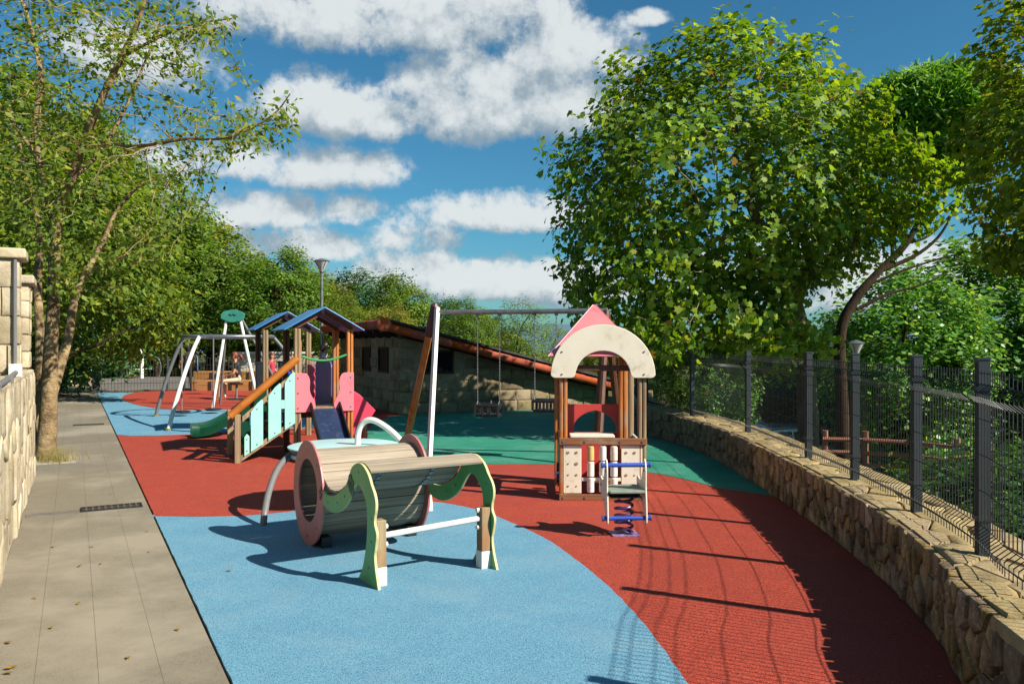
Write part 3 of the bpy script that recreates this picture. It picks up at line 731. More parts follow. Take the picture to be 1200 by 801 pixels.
# ================================================================== PLAYGROUND
# ------------------------------------------------------------------ barrel and wave bench
def wave_bench():
    O = Vector((-.862, 5.29, 0)); u = Vector((.848, .53, 0)).normalized(); f = Fr(O, (u.x, u.y)); W = .875       # x across the bench, y = v along the wave
    t = thing('barrel_bench', f.w(.43, .8, 0), 'wooden slatted barrel and wave bench with green and faded pink end panels', 'play equipment')
    ang = f.ang()
    Mslat = mat('bench_slat_wood', '#a19480', '#7a6c59', .8, 1.0, 6, .003, 2.5, grain=ang, rand=.07, contrast=(.32, .68), grime=(2.5, .5, .7, '#857766', .6))
    S = [(1.071, .491), (.969, .472), (.829, .488), (.698, .535), (.588, .596), (.515, .672), (.463, .742), (.361, .787), (.261, .786), (.163, .738), (.105, .672), (.052, .62), (.028, .57), (.03, .519), (.048, .47), (.05, .42), (.014, .36), (.036, .265), (.05, .213), (.031, .12), (-.02, .0),
         (.335, .0), (.254, .099), (.193, .253), (.174, .407), (.186, .525), (.254, .605), (.321, .64), (.391, .63), (.461, .563), (.534, .488), (.653, .415), (.807, .364), (.972, .365), (1.09, .40)]
    a = catmull([Vector((y, z, 0)) for y, z in S[:21]], 4); b = catmull([Vector((y, z, 0)) for y, z in S[21:]], 4)
    out = [(p.x, p.y) for p in a+b]
    n = 40; cy, cz = 1.43, .418
    ro = [(cy+.372*math.cos(2*math.pi*i/n)*1.0, cz+.418*math.sin(2*math.pi*i/n)) for i in range(n)]
    ri = [(cy+.232*math.cos(2*math.pi*i/n), cz+.25*math.sin(2*math.pi*i/n)+.02) for i in range(n)]
    th = .02
    for x, side in ((-th, 0), (W, 1)):
        mb = MB(); mb.prism([f.w(x, y, z) for y, z in out], f.x*th)
        po = mb.build('wave_panel', [M_gpanel, M_gedge], t, bevel=.003)
        for p_ in po.data.polygons:
            if abs(p_.normal.dot(f.x)) < .7: p_.material_index = 1
        for y, z in ((.95, .42), (.75, .45), (.33, .73), (.12, .6), (.1, .45), (.1, .3), (.14, .12), (.6, .52)):
            mb = MB(); c = f.w(x-.004 if not side else x-.004, y, z); mb.tube([c, c+f.x*(th+.008)], .009, 8); mb.build('bolt', M_steel, po)
        # painted flower relief on the panel
        if not side:
            for (y, z, rr) in ((.478, .66, .026), (.44, .63, .022), (.468, .605, .028), (.43, .575, .024), (.505, .625, .02)):
                mb = MB(); c = f.w(x, y, z); mb.prism([c+f.y*(1.25*rr*math.cos(i*.5236))+f.z*(rr*1.5*math.sin(i*.5236)) for i in range(12)], f.x*-.005); mb.build('petal', mat('dark_green_print', '#1f5b3b', '#1b5236', .5), po)
        mb = MB(); mb.ring([f.w(x-.001, y, z) for y, z in ro], [f.w(x-.001, y, z) for y, z in ri], f.x*(th-.002) if not side else f.x*th)
        rp = mb.build('ring_panel', M_rose, t, bevel=.003)
        for i in range(0, n, 5):
            y, z = cy+.31*math.cos(2*math.pi*i/n), cz+.345*math.sin(2*math.pi*i/n); mb = MB(); c = f.w(x-.005, y, z); mb.tube([c, c+f.x*(th+.008)], .008, 8); mb.build('bolt', M_steel, rp)
        if not side:
            for y, z, rr in ((1.095, .5, .016), (1.125, .47, .016), (1.09, .455, .018), (1.115, .43, .016)):
                mb = MB(); c = f.w(x-.001, y, z); mb.prism([c+f.y*(rr*math.cos(i*.5236))+f.z*(rr*1.2*math.sin(i*.5236)) for i in range(12)], f.x*-.004); mb.build('petal', mat('maroon_print', '#6e2f3a', '#652a35', .5), rp)
    # slat line: round the barrel, into the dip and up over the crest
    line = []
    for i in range(45):
        an = R(160)+2*math.pi*(i/44)*(340/360)            # start low on the bench side, go under, behind and over
        line.append((cy+.30*math.cos(an), cz+.335*math.sin(an)))
    line += [(1.19, .63), (1.09, .545), (.98, .505), (.83, .508), (.70, .55), (.60, .605), (.53, .675), (.47, .742), (.37, .787), (.27, .787), (.17, .745)]
    pts = [Vector((y, z, 0)) for y, z in line]; d = [0]
    for a_, b_ in zip(pts, pts[1:]): d.append(d[-1]+(b_-a_).length)
    def at(s): return Vector((float(np.interp(s, d, [p.x for p in pts])), float(np.interp(s, d, [p.y for p in pts])), 0))
    tot = d[-1]; ns = 38; step = tot/ns; r = random.Random(2)
    for i in range(ns):
        p, q2 = at(i*step+.0018), at((i+1)*step-.0018); tv = (q2-p).normalized(); nv = Vector((-tv.y, tv.x, 0))
        c = (p+q2)/2; out_ = Vector((c.x-cy, c.y-cz, 0)) if i*step < d[45] else Vector((0, 1, 0))
        if nv.dot(out_) < 0: nv = -nv
        h = .011
        cr = [p-nv*h, q2-nv*h, q2+nv*h, p+nv*h]; e = r.uniform(-.004, .004)
        x0 = .001 if i*step < d[45] else .001
        mb = MB(); mb.prism([f.w(.002+abs(e), v_.x, v_.y) for v_ in cr], f.x*(W-.004-abs(e)*2)); mb.build('slat', Mslat, t, bevel=.004)
    # link straps under the slats
    for x in (.2, .62):
        mb = MB(); k = 60
        for i in range(k):
            s = d[44]*.0+tot*i/k; p = at(s); q2 = at(s+tot/k*.7); c = (p+q2)/2; tv = (q2-p); tv.normalize(); nv = Vector((-tv.y, tv.x, 0))
            inn = Vector((cy-c.x, cz-c.y, 0)) if s < d[45] else Vector((0, -1, 0))
            if nv.dot(inn) < 0: nv = -nv
            p = p+nv*.014; q2 = q2+nv*.014
            mb.prism([f.w(x, p.x, p.y), f.w(x, q2.x, q2.y), f.w(x, (q2+nv*.006).x, (q2+nv*.006).y), f.w(x, (p+nv*.006).x, (p+nv*.006).y)], f.x*.03)
        mb.build('link_strap', M_steel, t)
    # posts behind the legs, with white galvanised shoes
    for x0 in (.003, W-.073):
        mb = MB(); mb.box(f, x0, x0+.07, .06, .14, .13, .44); po = mb.build('post', M_grey_post, t, bevel=.006)
        mb = MB(); mb.box(f, x0-.002, x0+.072, .058, .142, -.01, .13); mb.build('shoe', M_white, po)
    mb = MB(); mb.tube([f.w(.074, .1, .33), f.w(W-.074, .1, .36)], .021, 10); mb.build('foot_bar', M_white, t, smooth=40)
    for x0, zz in ((.083, .33), (W-.083, .36)):
        for dz in (-.06, .06): mb = MB(); mb.tube([f.w(x0-.012, .1, zz+dz), f.w(x0+.012, .1, zz+dz)], .017, 8); mb.build('bolt_cap', M_white, t)
    mb = MB(); mb.tube([f.w(0, cy, .16), f.w(W, cy, .16)], .02, 8); mb.build('cross_rail', M_gtube, t)
    for x0 in (.0, W-.02): pass
    mb = MB(); mb.box(f, W-.11, W-.03, cy-.2, cy+.2, -.005, .09); mb.build('foot_block', M_black, t)
    mb = MB(); mb.box(f, .03, .11, cy-.2, cy+.2, -.005, .09); mb.build('foot_block', M_black, t)
wave_bench()

# ------------------------------------------------------------------ round board on bent tube legs
def round_board():
    c = P(404, 521.5, 8.05); c.z = .60; t = thing('disc_board', (c.x, c.y, 0), 'pale blue round board on bent tube legs behind the wooden barrel', 'play equipment')
    mb = MB(); mb.lathe(c, [(.53, -.012), (.55, -.006), (.55, .006), (.53, .012)], 40); mb.build('board', M_lblue, t, smooth=40)
    for k, (z0, rr, m) in enumerate(((-.052, .53, M_stripe), (-.09, .535, M_lblue), (-.125, .50, M_stripe))):
        n = 28; o = [Vector((c.x+rr*math.cos(R(200+k*8+i*130/n)), c.y+rr*math.sin(R(200+k*8+i*130/n)), c.z+z0)) for i in range(n+1)]
        mb = MB(); vs = []
        for p in o:
            rv = Vector((p.x-c.x, p.y-c.y, 0)).normalized(); vs += [p, p+rv*-.03, p+rv*-.03+Vector((0, 0, .034)), p+Vector((0, 0, .034))]
        fs = [(i*4+a, i*4+(a+1) % 4, (i+1)*4+(a+1) % 4, (i+1)*4+a) for i in range(n) for a in range(4)]+[(0, 1, 2, 3), (n*4+3, n*4+2, n*4+1, n*4)]
        mb.add(vs, fs); mb.build('edge_band', m, t)
    leg = catmull([G(308.5, 616), P(310, 602, 7.2), P(315, 576, 7.38), P(325, 550, 7.6), P(338, 535, 7.8), P(355, 526.5, 7.95), Vector((c.x, c.y, .57))], 6)
    mb = MB(); mb.tube(leg, .031, 10); mb.build('leg', M_gtube, t, smooth=40)
    b = Vector((c.x+.13, c.y, .57))
    loop = catmull([b, b+Vector((.0, 0, .12)), b+Vector((.03, -.01, .225)), b+Vector((.10, -.03, .285)), b+Vector((.21, -.06, .27)), b+Vector((.40, -.12, .14)), b+Vector((.62, -.19, -.12)), b+Vector((.72, -.23, -.40)), b+Vector((.74, -.24, -.575))], 6)
    mb = MB(); mb.tube(loop, .03, 10); o = mb.build('leg', M_white, t, smooth=40); o['label'] = 'white looped tube leg rising above the board'
    bk = catmull([Vector((c.x+.05, c.y+.1, .57)), Vector((c.x-.05, c.y+.45, .5)), Vector((c.x-.08, c.y+.7, .25)), Vector((c.x-.08, c.y+.78, 0))], 6)
    mb = MB(); mb.tube(bk, .031, 10); mb.build('leg', M_gtube, t, smooth=40)
    return c
round_board()

# ------------------------------------------------------------------ slide tower (two roofed towers, bridge, stair, slides)
def tower():
    f = Fr((-2.68, 11.5, 0), (.906, .423)); t = thing('slide_tower', f.w(0, 1.8, 0), 'wooden play tower with two blue gable roofs, mint stair side and pink panels', 'play tower')
    def post(r_, b, z0=-.02, z1=1.83, m=None, w=.045):
        mb = MB(); mb.box(f, r_-w, r_-.002, b-w, b+w, z0, z1); mb.box(f, r_+.002, r_+w, b-w, b+w, z0, z1-.001); return mb.build('post', m or M_post, t, bevel=.014, seg=3)
    A = [(-.36, 0, M_grey_post), (.38, 0, M_post), (-.36, .9, M_dark_post), (.38, .9, M_post)]
    B = [(-.36, 3.04, M_grey_post), (.38, 3.04, M_grey_post), (-.36, 3.94, M_dark_post), (.38, 3.94, M_post)]
    for r_, b, m in A: post(r_, b, m=m)
    for r_, b, m in B: post(r_, b, z1=1.86, m=m)
    # roofs
    for b0, b1, z in ((-.14, 1.06, 0), (2.9, 4.1, .05)):
        for s in (-1, 1):
            e, p = f.w(s*.56, b0, 1.80+z), f.w(0.0, b0, 2.12+z)
            if s > 0: p = p+Vector((0, 0, -.002))
            mb = MB(); nrm = Vector((0, 0, .018)); mb.prism([e, p, p+nrm, e+nrm], f.y*(b1-b0))
            o = mb.build('roof_panel', [M_roofblue, M_purple], t, bevel=.003)
            for pl in o.data.polygons:
                if pl.normal.z < -.5: pl.material_index = 1  # shade under the roof put in as purple colour on the underside
        for bb in (b0+.12, b1-.2):
            for s in (-1, 1):
                mb = MB(); x0 = s*.42; mb.prism([f.w(x0, bb, 1.86+z), f.w(s*.03, bb, 2.085+z), f.w(s*.03, bb, 2.02+z), f.w(x0, bb, 1.80+z)], f.y*.06); mb.build('rafter', M_dark_post, t)
    # platforms
    for b0, b1 in ((0.05, .85), (3.09, 3.89)):
        for k in range(7):
            x = -.40+k*.115; mb = MB(); mb.box(f, x+.003, x+.112, b0, b1, .66, .695); mb.build('platform_board', M_dwood, t, bevel=.004)
        for bb in (b0+.05, b1-.1): mb = MB(); mb.box(f, -.31, .33, bb, bb+.05, .57, .657); mb.build('joist', M_dark_post, t)
    # bridge deck between the towers
    for k in range(17):
        b = .9+.06+k*.122; mb = MB(); mb.box(f, -.3, .32, b, b+.112, .62-.03*math.sin(math.pi*k/16), .655-.03*math.sin(math.pi*k/16)); mb.build('bridge_plank', M_grey_post, t, bevel=.004)
    for s in (-.33, .35): mb = MB(); mb.tube([f.w(s, .95, .60), f.w(s, 3.0, .60)], .02, 8); mb.build('bridge_bearer', M_steel, t)
    # front panels, cut like curtains either side of the slide
    def curtain(x0, s):
        pr = [(0, 1.205), (.14, 1.205), (.19, 1.16), (.21, 1.08), (.205, .98), (.225, .90), (.265, .83), (.285, .76), (.27, .70), (.22, .665), (.0, .66)]
        pr = [(p.x, p.y) for p in catmull([Vector((a, b, 0)) for a, b in pr], 3)]
        mb = MB(); mb.prism([f.w(x0+s*a, -.068, b) for a, b in pr], f.y*.02); mb.build('curtain_panel', M_pink, t, bevel=.003)
    curtain(-.405, 1); curtain(.425, -1)
    for x in (-.36, .38):
        for z in (.72, .93, 1.14): mb = MB(); c = f.w(x, -.069, z); mb.tube([c, c+f.y*-.007], .012, 8); mb.build('bolt', M_steel, t)
    # green rope sagging across the opening
    mb = MB(); mb.tube([f.w(-.31+.64*k/12, -.02, 1.44-.07*math.sin(math.pi*k/12)+.02*k/12) for k in range(13)], .016, 8); mb.build('rope', M_rope, t, smooth=40)
    # metal slide to the front
    sl = [f.w(0, .06, .70), f.w(0, -.1, .685), f.w(0, -.55, .36), f.w(0, -.95, .12), f.w(0, -1.2, .08), f.w(0, -1.38, .08)]
    sc = catmull(sl, 5); mb = MB(); vs = []
    for p in sc: vs += [p+f.x*-.17, p+f.x*.21, p+f.x*.21+Vector((0, 0, -.02)), p+f.x*-.17+Vector((0, 0, -.02))]
    n = len(sc); mb.add(vs, [(i*4+a, i*4+(a+1) % 4, (i+1)*4+(a+1) % 4, (i+1)*4+a) for i in range(n-1) for a in range(4)]+[(0, 3, 2, 1), (n*4-4, n*4-3, n*4-2, n*4-1)])
    so = mb.build('slide', mat('slide_steel', '#39496a', '#2f3e5d', .28, 5, 4, metal=.5, grime=(12, .56, .72, '#7f8794', .5)), t, smooth=40)
    for x0 in (-.19, .212):
        mb = MB(); vs = []
        for p in sc: vs += [p+f.x*x0+Vector((0, 0, -.05)), p+f.x*(x0+.018)+Vector((0, 0, -.05)), p+f.x*(x0+.018)+Vector((0, 0, .1)), p+f.x*x0+Vector((0, 0, .1))]
        mb.add(vs, [(i*4+a, i*4+(a+1) % 4, (i+1)*4+(a+1) % 4, (i+1)*4+a) for i in range(n-1) for a in range(4)]+[(0, 3, 2, 1), (n*4-4, n*4-3, n*4-2, n*4-1)]); mb.build('slide_side', M_black, so)
    mb = MB(); mb.box(f, -.17, .21, -.06, .08, .701, .73); mb.build('slide_lip', M_grey_post, so, bevel=.005)
    # stair on the left: posts, stringers, treads, rails, mint boards
    X0, X1 = -1.16, -.42
    zb = lambda x: .02+(x-X0)/(X1-X0)*.46; zt = lambda x: .66+(x-X0)/(X1-X0)*.64
    for b, near in ((-.02, 1), (.9, 0)):
        mb = MB(); mb.box(f, X0-.04, X0+.04, b-.04, b+.04, -.02, .66); mb.build('stair_post', M_grey_post, t, bevel=.008)
        if near: mb = MB(); mb.tube([f.w(X0-.10, b, zt(X0-.10)+.06), f.w(X1+.06, b, zt(X1+.06)+.06)], .055, 12); mb.build('hand_rail', mat('orange_rail_wood', '#b06a1c', '#8a4c12', .5, 3, 5, .002, 20, grime=(7, .55, .72, '#6d3a10', .6)), t, smooth=40, bevel=.004)
        mb = MB(); mb.prism([f.w(X0+.045, b-.02, zb(X0)), f.w(X1, b-.02, zb(X1)), f.w(X1, b-.02, zb(X1)+.08), f.w(X0+.045, b-.02, zb(X0)+.08)], f.y*.04); mb.build('stringer', M_grey_post, t)
        y0 = b-.045 if near else b+.025
        if near:
            mb = MB(); mb.prism([f.w(X0+.06, y0+.021, zt(X0+.06)-.16), f.w(X1, y0+.021, zt(X1)-.16), f.w(X1, y0+.021, zt(X1)-.08), f.w(X0+.06, y0+.021, zt(X0+.06)-.08)], f.y*.018); mb.build('top_board', M_grey_post, t)
        bs = ((X0+.085, X0+.15, .30, 1), (X0+.17, X0+.33, .03, 0), (X0+.40, X0+.57, .02, 0), (X0+.62, X1+.02, .03, 0)) if near else ((X0+.1, X0+.28, .03, 0), (X0+.34, X0+.52, .03, 0), (X0+.58, X1, .03, 0))
        for xa, xb, cut, low in bs:
            za, zz = zb(xa)+.02, zb(xb)+.02; ta, tb = zt(xa)-cut-.06, zt(xb)-cut-.06
            if low: ta = tb = .38
            pts = [(xa, za), (xb, zz), (xb, tb-.02), (xb-.02, tb), ((xa+xb)/2, (ta+tb)/2+.015), (xa+.02, ta), (xa, ta-.03)]
            mb = MB(); mb.prism([f.w(x, y0, z) for x, z in pts], f.y*.018); so_ = mb.build('stair_board', M_mint if near else M_gslide, t, bevel=.003)
            for xx, zz in (((xa+xb)/2, (za+zz)/2+.05), ((xa+xb)/2, (ta+tb)/2-.06)): mb = MB(); c = f.w(xx, y0, zz); mb.tube([c, c+f.y*-.006], .01, 8); mb.build('bolt', M_steel, so_)
        if near:
            mb = MB(); mb.box(f, X0+.572, X0+.618, y0+.002, y0+.016, .72, .84); mb.build('stair_board_link', M_mint, t)
    for k in range(4):
        x = X0+.1+k*.18; z = .16+k*.15; mb = MB(); mb.box(f, x, x+.2, .03, .85, z, z+.03); mb.build('tread', M_dwood, t, bevel=.004)
    # panels round the towers and bridge
    def pan(name, pts, m, along, off):
        mb = MB()
        if along == 'b': mb.prism([f.w(off, a, z) for a, z in pts], f.x*.02)
        else: mb.prism([f.w(a, off, z) for a, z in pts], f.y*.02)
        return mb.build(name, m, t, bevel=.003)
    pan('navy_panel', [(3.1, .7), (3.88, .7), (3.88, 1.3), (3.1, 1.3)], M_navy, 'b', -.40)
    pan('navy_panel', [(.96, .62), (1.5, .62), (1.5, 1.32), (.96, 1.32)], M_navy, 'b', -.36)
    tooth = [(2.3, .65), (2.95, .65), (2.95, 1.26), (2.62, 1.26)]
    for k in range(4): z = 1.2-k*.14; tooth += [(2.30, z), (2.30, z-.05), (2.40, z-.06), (2.40, z-.11)]
    pan('toothed_panel', tooth, M_hot, 'b', .345)
    arch = [(1.05, .62), (2.25, .62), (2.25, 1.25)]+[(1.65+.6*math.cos(R(a)), 1.25+.16*math.sin(R(a))) for a in range(15, 166, 15)]+[(1.05, 1.25)]
    pan('arched_panel', arch, M_purple, 'b', .345)
    pan('navy_panel', [(.0, .7), (.3, .7), (.3, 1.3), (.0, 1.3)], M_navy, 'r', 3.95)
    mb = MB(); 
    for k in range(6): mb = MB(); c = f.w(-.34, .2+.1*k, .95+.12*(k % 3)); mb.tube([c+f.x*-.03, c+f.x*.03], .05, 10); mb.build('counting_disc', M_bar if k % 2 else MATS['orange_rail_wood'], t)
    # hot pink climbing panel and its post on the right
    pts = [(.43, 0.02), (.50, .02), (.50, .35), (.62, .45), (.78, .5), (.86, .62), (.62, .86), (.43, .98)]
    pan('climbing_panel', pts, M_hot, 'r', .35)
    mb = MB(); mb.box(f, .80, .87, .86, .93, -.02, .62); mb.build('post', M_grey_post, t, bevel=.008)
    pts = [(.44, .03), (.8, .03), (.8, .56), (.44, .95)]
    pan('climbing_panel', pts, M_hot, 'r', .88)
    for x, z in ((.56, .3), (.66, .5), (.56, .62), (.7, .2)):
        mb = MB(); c = f.w(x, .875, z); mb.tube([c, c+f.y*-.03], .035, 10); mb.build('climbing_grip', M_navy, t)
    # green plastic slide on the far tower, leaving to the left
    sl = catmull([f.w(-.36, 3.49, .60), f.w(-.58, 3.49, .52), f.w(-.88, 3.47, .30), f.w(-1.2, 3.45, .13), f.w(-1.4, 3.43, .09), f.w(-1.54, 3.42, .09)], 5)
    mb = MB(); vs = []; pr = [(-.27, .10), (-.23, .15), (-.2, .02), (-.12, -.02), (.12, -.02), (.2, .02), (.23, .15), (.27, .10), (.24, -.05), (-.24, -.05)]
    for p in sl:
        for a, z in pr: vs.append(p+f.y*a+Vector((0, 0, z)))
    k = len(pr); n = len(sl); mb.add(vs, [(i*k+a, i*k+(a+1) % k, (i+1)*k+(a+1) % k, (i+1)*k+a) for i in range(n-1) for a in range(k)]+[tuple(range(k)), tuple(n*k-1-i for i in range(k))])
    so = mb.build('slide', M_gslide, t, smooth=50); so['label'] = 'dark green plastic slide leaving to the left'
    mb = MB(); mb.lathe(f.w(-1.46, 3.42, 0), [(.05, 0), (.05, .06)], 8); mb.build('slide_foot', M_black, so)
tower()

# ------------------------------------------------------------------ playhouse
def playhouse():
    f = Fr(G(706, 585.5), (1, -.03)); f.o.z = 0; t = thing('playhouse', f.w(0, .4, 0), 'small wooden playhouse with cream arch and rose pyramid roof', 'playhouse')
    W = .405; D = .82
    for x, y, m, z1 in ((-W, 0, M_post, 1.32), (W, 0, M_grey_post, 1.32), (-W-.03, D, M_post, 1.5), (W-.03, D, M_grey_post, 1.5), (.26, .5, M_post, 1.46), (.345, D-.1, M_grey_post, 1.46)):
        w = .042; mb = MB(); mb.box(f, x-w, x-.002, y-w, y+w, -.02, z1); mb.box(f, x+.002, x+w, y-w, y+w, -.02, z1-.001); mb.build('post', m, t, bevel=.014, seg=3)
    # front beams, panels, sill
    for z0, z1 in ((.575, .645), (.0, .07)):
        mb = MB(); mb.box(f, -W-.045, W+.045, -.066, -.044, z0, z1); b = mb.build('rail', mat('reddish_rail_wood', '#8a5a35', '#6a4226', .7, 1.0, 5, .002, 3, grain=f.ang(), grime=(3, .5, .68, '#8f8069', .7)), t, bevel=.006)
        for x in (-W, W, -.18, .18): mb = MB(); mb.lathe(f.w(0, 0, 0), [(.001, 0)], 4); mb = MB(); c = f.w(x, -.066, (z0+z1)/2); mb.tube([c, c+f.y*-.006], .013, 10); mb.build('bolt', M_steel, b)
    for x0, x1 in ((-W+.0, -W+.185), (W-.215, W-.0)):
        mb = MB(); mb.box(f, x0, x1, -.042, -.024, .075, .57); p_ = mb.build('cream_panel', M_cream, t, bevel=.004)
        for k in range(4):
            for j in range(2):
                zz = .15+.115*k; xx = x0+.05+.085*j; mb = MB(); c = f.w(xx, -.043, zz); rr = rnd.uniform(.008, .02)
                mb.prism([c+f.x*(rr*math.cos(i*.785))+f.z*(rr*.9*math.sin(i*.785)) for i in range(8)], f.y*-.004); mb.build('carved_motif', mat('brown_motif_wood', '#8e7a58', '#7d6a4b', .7), p_)  # small raised spots in a browner tone than the panel
    mb = MB(); mb.box(f, -.335, .12, -.07, .16, .648, .675); mb.build('counter', M_cream, t, bevel=.006)
    mb = MB(); mb.box(f, -W+.19, W-.22, -.04, -.01, .20, .235); mb.build('spindle_rail', M_cream, t, bevel=.004)
    for k, x in enumerate((-.125, .0, .115)):
        mb = MB(); mb.tube([f.w(x, -.025, .07), f.w(x, -.025, .572)], .01, 8); mb.build('spindle', M_steel, t)
        for j in range(3):
            z0 = .085+j*.163; mb = MB(); mb.lathe(f.w(x, -.035, z0), [(.03, 0), (.037, .006), (.037, .146), (.03, .152)], 16)
            m = M_cream if (k+j) % 3 else M_white
            if k == 1: m = M_white
            mb.build('turning_drum', m if not (k == 0 and j == 2) else mat('yellow_cream_drum', '#c6a869', '#b99a5c', .5, 8), t, smooth=40)
    # arch
    n = 28; oo, ii = [], []
    for i in range(n+1):
        a = math.pi*i/n; oo.append((.535*math.cos(a), 1.285+.525*math.sin(a))); ii.append((.275*math.cos(a)*1.02, 1.285+.255*math.sin(a)))
    # rounded feet
    prof = [(.535, 1.30), (.532, 1.285), (.515, 1.268), (.49, 1.262), (.33, 1.262), (.303, 1.268), (.288, 1.29)]
    pts = [(x, z) for x, z in oo[1:-1]]+[(-x, z) for x, z in prof]+[(x, z) for x, z in ii[::-1][2:-2]]+[(x, z) for x, z in prof[::-1]]
    mb = MB(); mb.prism([f.w(x, -.07, z) for x, z in pts], f.y*.022); ar = mb.build('arch_panel', M_cream, t, bevel=.005)
    for x, z in ((-.42, 1.30), (.42, 1.30), (-.42, 1.53), (.42, 1.53)):
        mb = MB(); c = f.w(x, -.07, z); mb.tube([c, c+f.y*-.006], .009, 8); mb.build('bolt', M_steel, ar)
    # pyramid roof of four panels
    ap = f.w(-.055, D/2, 2.03); e = [f.w(-.55, -.045, 1.475), f.w(.42, -.045, 1.475), f.w(.42, D+.1, 1.475), f.w(-.55, D+.1, 1.475)]
    for i in range(4):
        a, b = e[i], e[(i+1) % 4]; nrm = (b-a).cross(ap-a).normalized()
        if nrm.z < 0: nrm = -nrm
        c = (a+b+ap)/3; s = .996; tri = [c+(v-c)*s for v in (a, b, ap)]
        mb = MB(); mb.prism(tri, nrm*.018); mb.build('roof_panel', M_roofpink, t, bevel=.003)
    # coral back wall with arched window, side boards
    n = 16; w2 = .36; pts = [(-w2, .0), (w2, .0), (w2, .93), (-w2, .93)]
    top = [(.245*math.cos(math.pi*i/n), .66+.20*math.sin(math.pi*i/n)*(1-.15*abs(math.cos(math.pi*i/n)))) for i in range(n+1)]
    mb = MB(); mb.prism([f.w(x-.02, D-.02, z) for x, z in [(-w2, .62), (-.245, .62)]+top[::-1]+[(.245, .62), (w2, .62), (w2, .93), (-w2, .93)]], f.y*.02); mb.build('arched_wall_panel', M_coral, t, bevel=.003)
    mb = MB(); mb.box(f, -w2-.02, w2-.02, D-.021, D-.001, .05, .615); mb.build('wall_panel', M_coral, t, bevel=.003)
    for k in range(2):
        y0 = .06+k*.36; mb = MB(); mb.box(f, W-.01, W+.01, y0, y0+.34, .08, .60); mb.build('side_panel', M_cream, t, bevel=.004)
    mb = MB(); mb.box(f, -W-.03, -W+.005, .05, D-.05, .57, .64); mb.build('side_rail', M_post, t, bevel=.005)
    mb = MB(); mb.box(f, -W-.03, -W+.005, .05, D-.05, .06, .12); mb.build('side_rail', M_post, t, bevel=.005)
    mb = MB(); mb.box(f, -.31, .29, .02, .12, 1.33, 1.39); mb.build('head_beam', M_dark_post, t, bevel=.005)
    for k in range(3): mb = MB(); c = f.w(-W-.06, .25+k*.14, .18+.1*(k % 2)); mb.tube([c, c+f.x*.045], .05, 10); mb.build('side_knob', M_navy, t)
playhouse()

# ------------------------------------------------------------------ spring rider
def spring_rider():
    g = G(731, 626); f = Fr(g, (1, .06)); t = thing('spring_rider', g, 'cream spring rider with blue bars on a purple coil in front of the playhouse', 'spring rider')
    mb = MB(); mb.prism([f.w(-.11, -.09, 0.002), f.w(.12, -.11, .002), f.w(.11, .11, .002), f.w(-.12, .09, .002)], (0, 0, .014)); mb.build('base_plate', mat('chipped_lilac_plate', '#8a79a4', '#5d4a78', .5, 22, 3, contrast=(.4, .6)), t, bevel=.003)
    pts = [f.w(.0+.072*math.cos(2*math.pi*5.2*i/130), .072*math.sin(2*math.pi*5.2*i/130), .022+.30*i/130) for i in range(131)]
    mb = MB(); mb.tube(pts, .0125, 8); mb.build('spring', M_spring, t, smooth=40)
    mb = MB(); mb.box(f, -.13, .13, -.10, .10, .326, .338); mb.box(f, -.14, .14, -.02, .02, .34, .37); mb.build('mount', M_black, t)
    side = [(-.15, .13), (-.08, .125), (.0, .24), (.12, .31), (.22, .40), (.20, .47), (.10, .45), (.02, .49), (-.04, .63), (-.09, .64), (-.12, .56), (-.12, .42), (-.14, .3)]
    sp = [(p.x, p.y) for p in catmull([Vector((a, b, 0)) for a, b in side], 3, True)]
    for x in (-.168, .156):
        mb = MB(); mb.prism([f.w(x+(.02 if x > 0 else 0)*0, y, z) for y, z in sp], f.x*.013); o = mb.build('side_panel', M_cream, t, bevel=.004)
        for y, z in ((0, .3), (.15, .4), (-.07, .55)): mb = MB(); c = f.w(x-.004, y, z); mb.tube([c, c+f.x*.026], .012, 8); mb.build('bolt', M_bar, o)
    mb = MB(); mb.box(f, -.145, .148, -.15, .18, .372, .395); mb.build('seat', mat('grey_green_seat', '#7d8a7c', '#6c786c', .5, 10, grime=(9, .55, .7, '#a3a294', .6)), t, bevel=.006)
    for y, z in ((-.09, .60), (-.12, .165)):
        mb = MB(); mb.tube([f.w(-.2, y, z), f.w(.2, y, z)], .0185, 10); o = mb.build('grip_bar', M_bar, t, smooth=40)
        for x in (-.205, .195): mb = MB(); mb.tube([f.w(x, y, z), f.w(x+.012, y, z)], .025, 10); mb.build('end_stop', M_bar, o)
spring_rider()

